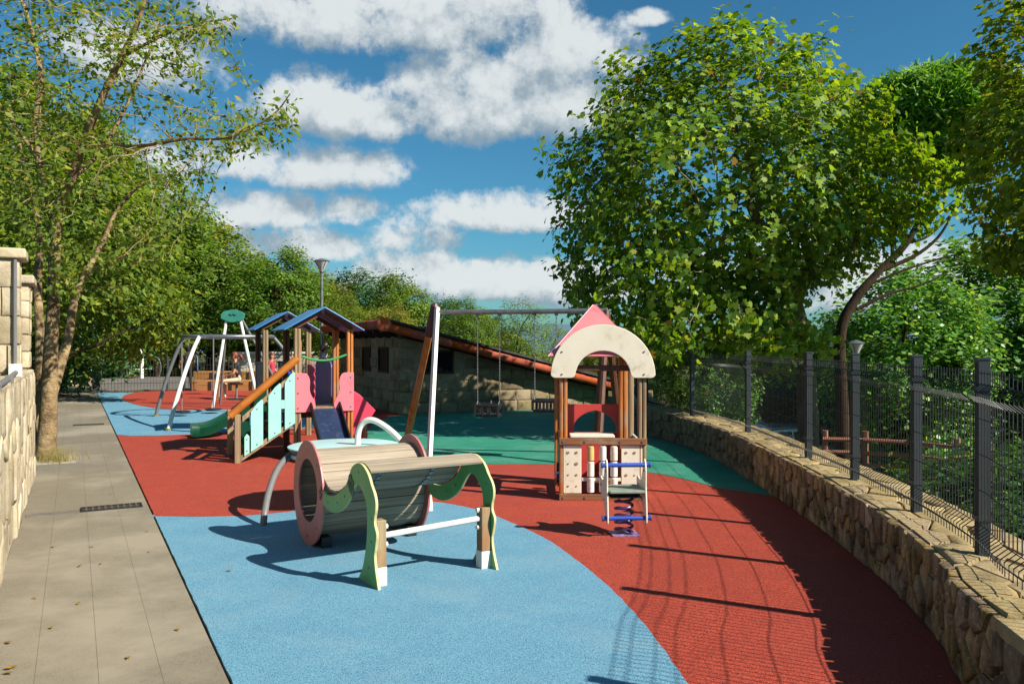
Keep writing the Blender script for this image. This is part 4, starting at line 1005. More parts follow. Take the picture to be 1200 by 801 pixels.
# ------------------------------------------------------------------ swing set
def swing():
    L0, R0 = Vector((-1.085, 11.75, 2.07)), Vector((1.3, 11.15, 2.07)); ax = (R0-L0).normalized(); f = Fr((L0.x, L0.y, 0), (ax.x, ax.y))
    t = thing('swing_set', f.w(1.2, 0, 0), 'tall swing frame with steel beam and splayed white and wooden legs', 'swing')
    Ln = (R0-L0).length
    mb = MB(); mb.tube([L0, R0], .036, 12); mb.build('beam', M_steel, t, smooth=40)
    mb = MB(); mb.tube([L0+Vector((0, 0, .07)), G(502.5, 546)+Vector((0, 0, -.02))], .043, 4); mb.build('leg', M_white, t, bevel=.006)
    ft = Vector((-1.66, 12.55, -.02)); top = L0+Vector((-.05, .06, .03))
    mb = MB(); mb.tube([ft, top], .052, 8); mb.build('leg', M_post, t, smooth=30)
    d = (top-ft).normalized(); a = top-d*.40; mb = MB(); mb.tube([a, top+d*.08, top+d*.12], [.062, .062, .02], 8); mb.build('leg_sleeve', mat('maroon_sleeve', '#4f2733', '#43202b', .5, 10), t)
    for q_ in (Vector((1.12, 10.6, -.02)), Vector((1.62, 11.95, -.02)), Vector((1.22, 12.0, -.02))):
        mb = MB(); mb.tube([q_, R0+Vector((0, 0, .0))], .048, 8); mb.build('leg', M_dark_post, t, smooth=30)
    # two toddler seats on chains
    def seat(px, zs, w, label):
        x = (px-600)*11.55/950; k = (x-L0.x)/(R0.x-L0.x)*Ln; c = f.w(k, 0, zs); s = thing('toddler_swing', c, label, 'swing seat', 'toddler swing seats')
        for sx in (-1, 1):
            mb = MB(); mb.tube([f.w(k+sx*w, 0, 2.035), f.w(k+sx*w*.97, 0, zs+.2)], .0055, 6)
            for i in range(26):
                z = 2.02-(2.02-zs-.2)*i/26; mb.tube([f.w(k+sx*w, 0, z), f.w(k+sx*w, 0, z-.018)], .0095, 6)
            mb.build('chain', M_steel, s)
            mb = MB(); mb.tube([f.w(k+sx*w*.97, 0, zs+.2), f.w(k+sx*w*.95, -.11, zs+.1)], .006, 6); mb.tube([f.w(k+sx*w*.97, 0, zs+.2), f.w(k+sx*w*.95, .11, zs+.1)], .006, 6); mb.build('chain', M_steel, s)
            mb = MB(); mb.lathe(f.w(k+sx*w, 0, 2.02), [(.02, -.01), (.028, .005), (.02, .016)], 10); mb.build('hanger', M_steel, s)
        mb = MB(); mb.box(f, k-w, k+w, -.12, .12, zs-.02, zs+.02); mb.build('seat', M_black, s, bevel=.012)
        mb = MB()
        mb.tube([f.w(k-w, -.13, zs+.14), f.w(k+w, -.13, zs+.14), f.w(k+w, .13, zs+.14), f.w(k-w, .13, zs+.14)], .022, 8, closed=True); mb.build('safety_rail', M_black, s)
        for sx in (-1, -.33, .33, 1):
            for sy in (-1, 1): mb = MB(); mb.tube([f.w(k+sx*w, sy*.125, zs+.01), f.w(k+sx*w, sy*.13, zs+.14)], .018, 6); mb.build('strap', M_black, s)
        mb = MB(); mb.tube([f.w(k, .13, zs+.15), f.w(k, .15, zs+.2)], .01, 6); mb.build('back_clip', M_steel, s)
    seat(572.5, .60, .165, 'black toddler swing seat hanging in front of the dappled stone wall')
    seat(638.5, .68, .155, 'black toddler swing seat hanging beside the playhouse in deep shade')
swing()

# ------------------------------------------------------------------ ring carousel with hanging poles, and cloud frame
def ring_swing():
    c = Vector((-6.35, 18.2, 1.78)); rr = .95; t = thing('ring_frame', (c.x, c.y, 0), 'raised steel ring on three bowed tube legs over the red circle', 'play equipment')
    mb = MB(); mb.tube([c+Vector((rr*math.cos(2*math.pi*i/40), rr*math.sin(2*math.pi*i/40), 0)) for i in range(40)], .045, 10, closed=True); mb.build('ring', M_steel, t, smooth=40)
    def leg(a, foot, m, bow):
        p = c+Vector((rr*math.cos(R(a)), rr*math.sin(R(a)), 0)); o = Vector((foot.x-p.x, foot.y-p.y, 0)); k = o.length; o.normalize()
        pts = catmull([p, p+o*(k*.22)+Vector((0, 0, -.28)), p+o*(k*.55)+Vector((0, 0, -.82)), p+o*(k*.85)+Vector((0, 0, -1.42)), foot], 5)
        mb = MB(); mb.tube(pts, .04, 10); lo = mb.build('leg', m, t, smooth=40)
        mb = MB(); mb.tube([foot+Vector((0, 0, .002)), foot+Vector((0, 0, .04))], .065, 10); mb.build('foot_collar', MATS.get('brass_collar') or mat('brass_collar', '#7f7a3e', '#6b6633', .5, 20), lo)
    leg(250, Vector((-6.40, 15.1, .01)), M_white, 0)
    leg(195, G(182.5, 488), M_gtube, 0)
    leg(20, Vector((-4.5, 18.9, .01)), M_gtube, 0)
    def pole(px, d, label):
        p = P(px, 470, d); s = thing('pole_seat', (p.x, p.y, .05), label, 'pole seat', 'hanging poles with round seats')
        mb = MB(); mb.tube([(p.x, p.y, .06), (p.x, p.y, 1.75)], .017, 8); mb.build('pole', M_gtube, s)
        mb = MB(); mb.lathe((p.x, p.y, .08), [(.15, 0), (.19, .015), (.19, .035), (.12, .05)], 20); mb.build('foot_disc', M_black, s, smooth=40)
    pole(213, 18.2, 'dark pole with round foot disc hanging under the steel ring nearest the pale hedge')
    pole(250, 18.9, 'dark pole with round foot disc hanging between the cloud frame legs')
    # A frame with a cloud plate
    a, b = G(249, 478.5), G(304, 478); t2 = thing('cloud_frame', ((a.x+b.x)/2, a.y, 0), 'white A frame carrying a teal cloud shaped plate above the ring', 'play equipment')
    ta, tb = P(265.5, 374, 21.0), P(281, 372, 21.0)
    for foot, top in ((a, ta), (b, tb)):
        mb = MB(); mb.tube([foot, top], .04, 10); mb.build('leg', M_white, t2, smooth=40)
    for foot, top in ((a+Vector((-.35, 1.5, 0)), ta+Vector((-.02, .06, -.02))), (b+Vector((.35, 1.4, 0)), tb+Vector((.02, .06, -.02)))):
        mb = MB(); mb.tube([foot, top], .035, 10); mb.build('leg', M_gtube, t2, smooth=40)
    cc = P(272.5, 370, 20.9); out = []
    for i in range(48):
        an = 2*math.pi*i/48; k = 1+.10*abs(math.sin(an*3.0+.4)); out.append(cc+Vector((.29*k*math.cos(an), 0, .15*k*math.sin(an))))
    mb = MB(); mb.prism(out, (0, .05, 0)); cl = mb.build('cloud_plate', mat('teal_plate', '#3f8d7c', '#377f70', .4, 5, 4, grime=(7, .55, .72, '#86b3a6', .6)), t2, bevel=.006)
    mb = MB(); mb.tube([cc+Vector((-.1+.2*i/10, -.006, .03+.02*math.sin(i*1.3))) for i in range(11)], .009, 6); mb.build('cloud_line', M_gslide, cl)
ring_swing()

# ------------------------------------------------------------------ far end: fence, gate posts, planters, bench, machines, walls
def far_end():
    r = random.Random(4)
    fl = [Vector((*path_pt(26.6, -.05), 0)), Vector((-8.5, 28.9, 0)), Vector((-5.6, 29.2, 0))]
    t = thing('end_fence', fl[0], 'fine dark mesh fence closing the far end of the playground', 'fence')
    fc = Curve(fl, 8); H2 = 1.15
    k = 0
    for s in np.linspace(.02, fc.L-.02, 5):
        p, tn = fc.at(float(s)); mb = MB(); mb.tube([p+Vector((0, 0, -.02)), p+Vector((0, 0, H2+.05))], .035, 6); mb.build('post', M_fence, t)
    mb = MB(); n = int(fc.L/.1)
    for i in range(n+1):
        p, _ = fc.at(fc.L*i/n); mb.tube([p+Vector((0, 0, .03)), p+Vector((0, 0, H2))], .006, 3, caps=False)
    for z in (.05, .3, .6, .9, H2): mb.tube([fc.at(fc.L*i/8)[0]+Vector((0, 0, z)) for i in range(9)], .008, 4, caps=False)
    mb.build('mesh_panel', M_wire, t)
    g0 = Vector((*path_pt(26.6, .02), 0)); 
    t = thing('gate_posts', g0, 'pair of tall black gate posts at the far end of the path', 'gate')
    for off, w in ((.02, .1), (-.45, .07)):
        p = g0+qn*-off*1; mb = MB(); f = Fr(p-qn*0, (qn.x, qn.y)); mb.box(f, off-w, off+w, -w, w, -.02, 1.72); mb.build('gate_post', M_wire, t, bevel=.01)
    gl = Vector((*path_pt(26.6, 1.35), 0)); f = Fr(gl, (qn.x, qn.y))
    t = thing('open_gate', gl, 'dark narrow gate standing open beside the stone pier at the path end', 'gate')
    mb = MB(); mb.box(f, -.05, .05, -.05, .05, -.02, 1.4); mb.build('gate_post', M_wire, t)
    f2 = Fr(gl+Vector((0, .05, 0)), (q.x, q.y)); mb = MB()
    for z in (.12, .7, 1.25): mb.box(f2, .06, 1.0, -.02, .02, z, z+.04)
    mb.build('gate_frame', M_wire, t)
    for k in range(9): mb = MB(); x = .1+k*.105; mb.tube([f2.w(x, .03, .13), f2.w(x, .03, 1.27)], .009, 5); mb.build('bar', M_wire, t)
    # stone pier / trough hut at the end of the path
    c = P(88, 440, 31.5); f = Fr((c.x, c.y, 0), (.97, .24)); t = thing('stone_pier', (c.x, c.y, 0), 'stone pier with brown boarded top and dark hatch at the end of the path', 'shed')
    mb = MB(); mb.box(f, -.62, .62, 0, 1.0, -.05, .93); w = mb.build('wall', M_lmort, t)
    fm = lambda u, v, h: f.w(u, -h, v)
    for kz in range(4):
        x = -.6
        while x < .6:
            l = r.uniform(.22, .42); b = min(x+l, .62); 
            if not (x < .5 and b > .15 and kz < 2): cobble([(x+.01, kz*.23+.01), (b-.01, kz*.23+.01), (b-.01, kz*.23+.22), (x+.01, kz*.23+.22)], fm, .04, r).build('stone', M_lstone, t, smooth=50)
            x = b
    mb = MB(); mb.box(f, .17, .48, -.03, .01, .02, .44); mb.build('hatch', M_black, t)
    for kz in range(4):
        mb = MB(); mb.box(f, -.66, .66, -.06, 1.04, .935+kz*.1, 1.03+kz*.1); mb.build('board', mat('brown_boards', '#5f3520', '#4b2917', .7, 3, 4, rand=.15), t, bevel=.006)
    # timber planters
    for k, (px0, px1, y0, zz0, zz1, d, lb) in enumerate(((222, 318, 0, 0, .37, 28.2, 'lower honey timber block of the stepped seat behind the red circle'), (226, 312, 0, 0.0, .66, 28.95, 'upper honey timber block of the stepped seat under the hedge'))):
        a, b = P(px0, 450, d), P(px1, 450, d+.0); t = thing('timber_seat', ((a.x+b.x)/2, d, 0), lb, 'timber seat', 'stepped timber seats')
        f = Fr((a.x, d, 0), (1, 0)); n = 4; L_ = (b.x-a.x)
        rows = 2
        for rz in range(rows if k == 0 else 2):
            zlo, zhi = (zz0+(zz1-zz0)*rz/2, zz0+(zz1-zz0)*(rz+1)/2)
            for j in range(n):
                mb = MB(); mb.box(f, L_*j/n+.012, L_*(j+1)/n-.012, 0, .6, zlo+.004, zhi-.004); mb.build('beam', M_timber, t, bevel=.012)
        for j in range(n-1):
            mb = MB(); mb.box(f, L_*(j+1)/n-.05, L_*(j+1)/n+.05, -.018, -.002, .02, zz1-.04); mb.build('joint_strap', M_dwood, t)
    # weathered step rack beside them
    t = thing('step_rack', P(304, 450, 29.5)*1 - Vector((0, 0, P(304, 450, 29.5).z)), 'weathered slatted step rack right of the seated woman', 'bench')
    f = Fr((P(298, 450, 29.5).x, 29.4, 0), (1, 0))
    for k in range(5): mb = MB(); mb.box(f, 0, .75, .14*k, .14*k+.12, .3+k*.17, .36+k*.17); mb.build('slat', M_grey_post, t, bevel=.008)
    for x in (.05, .65): mb = MB(); mb.prism([f.w(x, 0, 0), f.w(x, .7, 0), f.w(x, .7, 1.0), f.w(x, 0, .29)], f.x*.05); mb.build('side', M_grey_post, t)
    # white picnic table
    c = P(125, 436, 40); c.z = 0; f = Fr(c, (1, .05)); t = thing('picnic_table', c, 'white picnic table with benches under the trees', 'table')
    mb = MB(); mb.box(f, -.55, 1.1, -.35, .35, .70, .76); mb.build('tabletop', M_white, t, bevel=.01)
    for y in (-.75, .6): mb = MB(); mb.box(f, -.9, 1.9, y, y+.28, .38, .43); mb.build('bench_seat', M_white, t, bevel=.01)
    for x in (-.4, .9):
        for y in (-.25, .25): mb = MB(); mb.tube([f.w(x, y*2.4, 0), f.w(x, y, .7)], .04, 6); mb.build('leg', M_white, t)
    for x in (1.7, 2.6):
        mb = MB(); mb.tube(catmull([f.w(x, -.2, 0), f.w(x+.1, -.2, .45), f.w(x, -.2, .9), f.w(x-.2, -.2, 1.02)], 4), .03, 6); mb.build('frame_tube', M_steel, t)
    # outdoor exercise machine
    c = P(160, 441, 39); c.z = 0; f = Fr(c, (1, 0)); t = thing('exercise_machine', c, 'white outdoor exercise machine with tall column and handles by the hedge', 'exercise machine')
    mb = MB(); mb.tube([f.w(.25, 0, 0), f.w(.25, 0, 1.15), f.w(.12, 0, 1.35)], .09, 8); mb.build('column', M_white, t, smooth=40)
    mb = MB(); mb.lathe(f.w(.1, 0, 1.35), [(.12, 0), (.16, .05), (.14, .18), (.05, .2)], 10); mb.build('head', M_white, t, smooth=40)
    for x in (-.45, -.25): mb = MB(); mb.tube(catmull([f.w(x, 0, 0), f.w(x, 0, .7), f.w(x+.1, 0, .92), f.w(.2, 0, .9)], 4), .035, 6); mb.build('handle', M_steel, t, smooth=40)
    mb = MB(); mb.box(f, -.35, .1, -.2, .2, .12, .18); mb.build('foot_board', M_black, t)
    # sign board and its pole
    c = P(118, 411, 33); t = thing('notice_board', (c.x, c.y, 0), 'small white notice board on a thin post beside the gate', 'sign')
    f = Fr((c.x, c.y, 0), (1, 0)); mb = MB(); mb.tube([f.w(0, .03, -.02), f.w(0, .03, 1.5)], .03, 8); mb.build('post', M_steel, t)
    mb = MB(); mb.box(f, -.17, .17, -.02, .0, 1.2, 1.48); mb.build('board', M_white, t, bevel=.005)
    mb = MB(); mb.box(f, -.13, .13, -.026, -.021, 1.3, 1.44); mb.build('notice', mat('faded_notice', '#8b948f', '#7a837f', .6, 20), t)
    # pale low boundary wall far behind the towers
    t = thing('boundary_wall', (-9, 41, 0), 'long pale rendered boundary wall behind the timber seats', 'wall')
    f = Fr((-14.0, 40.8, 0), (1, .03)); 
    mb = MB(); mb.box(f, 0, 9, 0, .3, -.1, 1.15); mb.build('wall', mat('pale_render', '#b9b1a0', '#a59d8d', .9, 3, 5, .004, 30, grime=(1.5, .5, .7, '#857d6f', .6)), t)
    for k in range(9): mb = MB(); mb.box(f, k*1.0+.006, k*1.0+.994, -.06, .36, 1.152, 1.26); mb.build('coping', M_white, t, bevel=.01)
far_end()

# ------------------------------------------------------------------ lamps
def lamp(base, top, r_, label):
    t = thing('street_lamp', base, label, 'street lamp', 'street lamps with glass funnel heads')
    x, y = base[0], base[1]; z = top
    mb = MB(); mb.tube([(x, y, base[2]), (x, y, base[2]+.9), (x, y, z-.42)], [.07, .05, .04], 10); mb.build('pole', M_steel, t, smooth=40)
    mb = MB(); mb.lathe((x, y, z-.42), [(.05, 0), (.07, .03), (.06, .08)], 14); mb.build('collar', M_lampgrey, t, smooth=40)
    mb = MB(); mb.lathe((x, y, z-.34), [(.06, 0), (r_*.55, .12), (r_*.9, .24), (r_*.93, .25)], 20); mb.build('glass_funnel', M_glass, t, smooth=40)
    mb = MB(); mb.lathe((x, y, z-.088), [(r_*.96, 0), (r_*1.02, .012), (r_*.7, .05), (r_*.2, .09)], 20); mb.build('cap', M_lampgrey, t, smooth=40)
    for a in range(4): mb = MB(); an = R(45+90*a); mb.tube([(x+.06*math.cos(an), y+.06*math.sin(an), z-.34), (x+r_*.95*math.cos(an), y+r_*.95*math.sin(an), z-.09)], .008, 5); mb.build('stay', M_lampgrey, t)
d = 24.0; lamp(((377-600)*d/950, d, 0), 1.6+101*d/950, .24, 'tall street lamp rising behind the blue tower roofs')
d = 20.0; lamp(((1003.5-600)*d/950, d, -2.05), 1.6+5.5*d/950, .2, 'street lamp whose head shows just above a fence post at the shaded tree')

# ------------------------------------------------------------------ cars, rail fence and bollards below the wall
def car(loc, rz, paint, label):
    t = thing('parked_car', (0, 0, 0), label, 'car', 'cars parked below the wall'); f = WF
    W = .86; side = [(-2.05, .32), (-2.08, .6), (-2.0, .82), (-1.72, .95), (-1.3, 1.36), (-.9, 1.46), (.2, 1.47), (.55, 1.38), (1.1, .98), (1.85, .86), (2.05, .66), (2.08, .34)]
    low = [(1.75, .28), (1.62, .5), (1.35, .62), (1.08, .5), (.95, .28), (-.95, .28), (-1.08, .5), (-1.35, .62), (-1.62, .5), (-1.75, .28)]
    sp = catmull([Vector((a, b, 0)) for a, b in side], 3)
    mb = MB(); o = [(p.x, p.y) for p in sp]+low
    vs = []; n = len(o)
    for w, s in ((-W, 1), (W, 1)):
        for x, z in o: k = 1-.2*max(0, (z-.9)/.57); vs.append((x, w*k, z))
    mb.add(vs, [tuple(range(n)), tuple(range(2*n-1, n-1, -1))]+[((i+1) % n, i, i+n, (i+1) % n+n) for i in range(n)])
    mb.build('body', paint, t, bevel=.05, smooth=40)
    gl = mat('car_glass', '#0d1114', '#12171a', .08, 3)
    for s in (-1, 1):
        mb = MB(); w = lambda z: s*(W*(1-.2*max(0, (z-.9)/.57))+.006)
        for pts in ([(-1.25, 1.0), (-.2, 1.0), (-.2, 1.36), (-.95, 1.37), (-1.15, 1.2)], [(-.12, 1.0), (.9, 1.0), (.5, 1.3), (.2, 1.37), (-.12, 1.37)]): mb.prism([(x, w(z), z) for x, z in pts], (0, s*.01, 0))
        mb.build('side_window', gl, t)
    for pts, nm in (([(.62, 1.38), (1.1, 1.0)], 'windscreen'), ([(-1.34, 1.35), (-1.70, 1.0)], 'rear_window')):
        (xa, za), (xb, zb_) = pts; mb = MB(); mb.prism([(xa, -.62, za), (xa, .62, za), (xb, .72, zb_), (xb, -.72, zb_)], (.02 if xa > 0 else -.02, 0, .02)); mb.build(nm, gl, t)
    for x in (-1.35, 1.35):
        for s in (-1, 1):
            mb = MB(); mb.tube([(x, s*.66, .31), (x, s*.86, .31)], .31, 18); wv = mb.build('wheel', M_black, t, smooth=40)
            mb = MB(); mb.tube([(x, s*.862, .31), (x, s*.872, .31)], .19, 14); mb.build('rim', M_steel, wv)
    for s in (-1, 1):
        mb = MB(); mb.box(f, 1.98, 2.06, s*.65-.15, s*.65+.15, .62, .74); mb.build('headlight', M_glass, t, bevel=.02)
        mb = MB(); mb.box(f, -2.09, -2.0, s*.68-.1, s*.68+.1, .65, .82); mb.build('tail_light', mat('red_lens', '#6e1414', '#5e1010', .2), t)
        mb = MB(); mb.box(f, .78, .95, s*.95-.08, s*.95+.08, 1.0, 1.12); mb.build('mirror', paint, t, bevel=.02)
    t.location = loc; t.rotation_euler = (0, 0, rz)
silver = mat('silver_car_paint', '#8a9198', '#7d848b', .25, 2, metal=.6, coat=.6); bluep = mat('blue_grey_car_paint', '#3b5068', '#35495f', .25, 2, metal=.4, coat=.6); whitep = mat('white_car_paint', '#c9cac8', '#bfc0be', .25, 2, coat=.6)
car((7.15, 22.3, -2.08), R(195), silver, 'silver car seen through the fence beside a leafy trunk')
car((10.6, 23.6, -2.08), R(80), bluep, 'blue grey car behind the reddish wooden rail fence')
car((6.6, 26.5, -2.08), R(178), whitep, 'white roofed car glimpsed above the far end of the wall')
car((12.6, 24.2, -2.08), R(85), silver, 'pale grey car behind the last bay of the wooden rail fence')
def rail_fence():
    mR = mat('red_brown_rail', '#96604a', '#7a4a3a', .75, 3, 5, .003, 20, rand=.12); pts = [(967, 19.2), (1014, 19.0), (1077, 18.4), (1122, 17.5)]
    t = thing('rail_fence', (8.4, 19, -2), 'red brown wooden rail fence beyond the grey mesh', 'fence'); ps = []
    for px, d in pts:
        x = (px-600)*d/950; z = ground_z(x, d); ps.append(Vector((x, d, z))); mb = MB(); mb.tube([(x, d, -2.2), (x, d, -.42)], .075, 8); mb.build('post', mR, t, smooth=40)
    for a, b in zip(ps, ps[1:]):
        for zz in (-.62, -.92, -1.2): mb = MB(); mb.tube([Vector((a.x-.08, a.y-.06, zz)), Vector((b.x+.08, b.y-.06, zz))], .05, 8); mb.build('rail', mR, t, smooth=40)
    for k, (px, d, zt, lb) in enumerate(((1163, 12, .02, 'honey coloured stake standing in the shrubs behind the near fence posts'), (1155, 14, .72, 'thin pale stake leaning in the shrubs behind the mesh'))):
        x = (px-600)*d/950; mb = MB(); mb.tube([(x, d, -2.1), (x, d, zt)], .05 if k == 0 else .03, 8); tag(mb.build('stake', M_timber, smooth=40), lb, 'stake')
rail_fence()

# ================================================================== TREES
def colonize(att, nodes, par, step, di, dk, iters, seed, grav=0.0):
    rg = np.random.default_rng(seed); att = np.array(att, float); nodes = [np.array(n, float) for n in nodes]; par = list(par)
    NA = len(att); nd = np.full(NA, 1e9); ni = np.zeros(NA, int); alive = np.ones(NA, bool); start = 0
    for it in range(iters):
        new = np.array(nodes[start:])
        if len(new):
            for c0 in range(0, len(new), 400):
                D = np.linalg.norm(att[:, None, :]-new[None, c0:c0+400, :], axis=2); m = D.min(1); a = D.argmin(1)+start+c0
                b = m < nd; nd[b] = m[b]; ni[b] = a[b]
        start = len(nodes); alive &= nd > dk
        act = alive & (nd < di)
        if not act.any(): break
        P_ = np.array(nodes); v = att[act]-P_[ni[act]]; v /= np.linalg.norm(v, axis=1)[:, None]+1e-9
        acc = {}
        ids = ni[act]; u, inv = np.unique(ids, return_inverse=True); S_ = np.zeros((len(u), 3)); np.add.at(S_, inv, v)
        for k, idx in enumerate(u):
            dr = S_[k]; l = np.linalg.norm(dr)
            if l < 1e-6: continue
            dr = dr/l+rg.normal(0, .16, 3); dr[2] += grav; dr /= np.linalg.norm(dr); nodes.append(nodes[idx]+dr*step); par.append(int(idx))
    return np.array(nodes), np.array(par)
def radii(nodes, par, tip, ex, cap=None):
    n = len(nodes); acc = np.zeros(n); ch = [[] for _ in range(n)]
    for i in range(n):
        if par[i] >= 0: ch[par[i]].append(i)
    r = np.full(n, tip)
    for i in range(n-1, -1, -1):
        if ch[i]: r[i] = max(tip, acc[i]**(1/ex))
        if par[i] >= 0: acc[par[i]] += r[i]**ex
    if cap: r = np.minimum(r, cap)
    return r, ch
def limbs(mb, nodes, par, r, ch, minr=0):
    done = set(); n = len(nodes)
    for i in range(n):
        if i in done: continue
        c = [i]; done.add(i)
        while ch[c[-1]]:
            k = max(ch[c[-1]], key=lambda x: r[x])
            if k in done: break
            c.append(k); done.add(k)
        pts = [nodes[j] for j in c]; rr = [float(r[j]) for j in c]
        if par[i] >= 0: pts = [nodes[par[i]]]+pts; rr = [min(float(r[par[i]]), rr[0]*1.15)]+rr
        if len(pts) < 2 or max(rr) < minr: continue
        s = 9 if max(rr) > .09 else 6 if max(rr) > .035 else 4 if max(rr) > .015 else 3
        mb.tube(pts, rr, s, caps=False)
def polyseeds(lines):
    """trunk lines [(x,y,z,r) ...]; a line may start on an earlier node"""
    nodes, par, fixed = [], [], []
    for ln in lines:
        pts = catmull([Vector(p[:3]) for p in ln], 5); rs = np.interp(np.linspace(0, len(ln)-1, len(pts)), range(len(ln)), [p[3] for p in ln])
        pr = -1
        if nodes:
            d = [(np.linalg.norm(np.array(nd_)-np.array(pts[0])), i) for i, nd_ in enumerate(nodes)]; m = min(d)
            if m[0] < .35: pr = m[1]
        for p, rr in zip(pts, rs): nodes.append(tuple(p)); par.append(pr); fixed.append(rr); pr = len(nodes)-1
    return nodes, par, fixed
LOBE = [(0, 0, 0), (.20, -.06, .0), (.52, .10, -.10), (.36, .34, -.04), (.50, .62, -.12), (.22, .62, -.02), (0, 1.0, -.08), (-.22, .62, -.02), (-.50, .62, -.12), (-.36, .34, -.04), (-.52, .10, -.10), (-.20, -.06, 0)]
LEAF = [(0, 0, 0), (.24, .4, -.06), (0, 1, -.03), (-.24, .4, -.06)]
WIDE = [(0, 0, 0), (.36, .3, -.07), (.26, .75, -.05), (0, 1, -.04), (-.26, .75, -.05), (-.36, .3, -.07)]
NEED = [(-.11, 0, 0), (.11, 0, 0), (.06, 1, 0), (-.06, 1, 0)]
def leaf_mesh(name, pos, nrm, size, tpl, m, seed, fold=True):
    rg = np.random.default_rng(seed); n = len(pos); T = np.array(tpl, float); k = len(T)
    z = nrm/(np.linalg.norm(nrm, axis=1)[:, None]+1e-9); a = rg.normal(size=(n, 3)); a[:, 2] -= .5
    y = a-z*(a*z).sum(1)[:, None]; y /= np.linalg.norm(y, axis=1)[:, None]+1e-9; x = np.cross(y, z)
    s = size*rg.uniform(.65, 1.25, n)
    V = pos[:, None, :]+(x[:, None, :]*T[None, :, 0:1]+y[:, None, :]*T[None, :, 1:2]+z[:, None, :]*T[None, :, 2:3])*s[:, None, None]
    me = bpy.data.meshes.new(name); me.vertices.add(n*k); me.vertices.foreach_set('co', V.reshape(-1).astype(np.float32))
    base = np.arange(n)[:, None]*k
    if k == 4 and fold and tpl is LEAF: F = np.array([[0, 1, 2], [0, 2, 3]])
    else: F = np.arange(k)[None, :]
    Fi = (base[:, None, :]+F[None, :, :]).reshape(-1); nf = n*len(F); fl = F.shape[1]
    me.loops.add(len(Fi)); me.loops.foreach_set('vertex_index', Fi.astype(np.int32)); me.polygons.add(nf)
    me.polygons.foreach_set('loop_start', (np.arange(nf)*fl).astype(np.int32)); me.polygons.foreach_set('loop_total', np.full(nf, fl, np.int32))
    me.materials.append(m); me.update(); me.validate(); return me
def leaf_spots(nodes, r, thr, per, spread, center, seed, up=.5, out=.85, jit=.55):
    rg = np.random.default_rng(seed); tw = np.where(r <= thr)[0]; idx = np.repeat(tw, per); p = nodes[idx]+rg.normal(0, spread, (len(idx), 3))
    o = p-np.array(center); o /= np.linalg.norm(o, axis=1)[:, None]+1e-9
    nn = np.array([0, 0, up])+o*out+rg.normal(0, jit, p.shape); nn[:, 2] = np.abs(nn[:, 2]) if up > .8 else nn[:, 2]
    return p, nn
def ell(c, rad, n, rg, shell=0.0):
    v = rg.normal(size=(n, 3)); v /= np.linalg.norm(v, axis=1)[:, None]; k = (shell+(1-shell)*rg.random(n))**(1/3); return np.array(c)+v*np.array(rad)*k[:, None]
def place(o, me, name, t, m=None):
    ob = bpy.data.objects.new(name, me); C.objects.link(ob); ob.parent = t; return ob

L_plane = leafmat('plane_leaf', [(0, '#46621c'), (.3, '#5e7c27'), (.62, '#779231'), (.88, '#92a43b'), (.975, '#939a3c'), (.995, '#85682e')], .42)
L_ash = leafmat('ash_leaf', [(0, '#465f22'), (.35, '#5a742a'), (.7, '#6f8631'), (.93, '#879636'), (.99, '#978b3c')], .5)
L_mix = leafmat('woodland_leaf', [(0, '#436020'), (.4, '#5b7829'), (.75, '#738a32'), (.94, '#8b9637')], .48)
L_yel = leafmat('yellowing_leaf', [(0, '#556a28'), (.4, '#737f30'), (.75, '#8f8f38'), (.95, '#a39243')], .48)
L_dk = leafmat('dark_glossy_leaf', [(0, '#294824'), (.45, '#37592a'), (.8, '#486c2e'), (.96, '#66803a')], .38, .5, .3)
L_pine = leafmat('pine_needle', [(0, '#4f7d2a'), (.5, '#628f33'), (.9, '#77a33e')], .45, .5, .2)

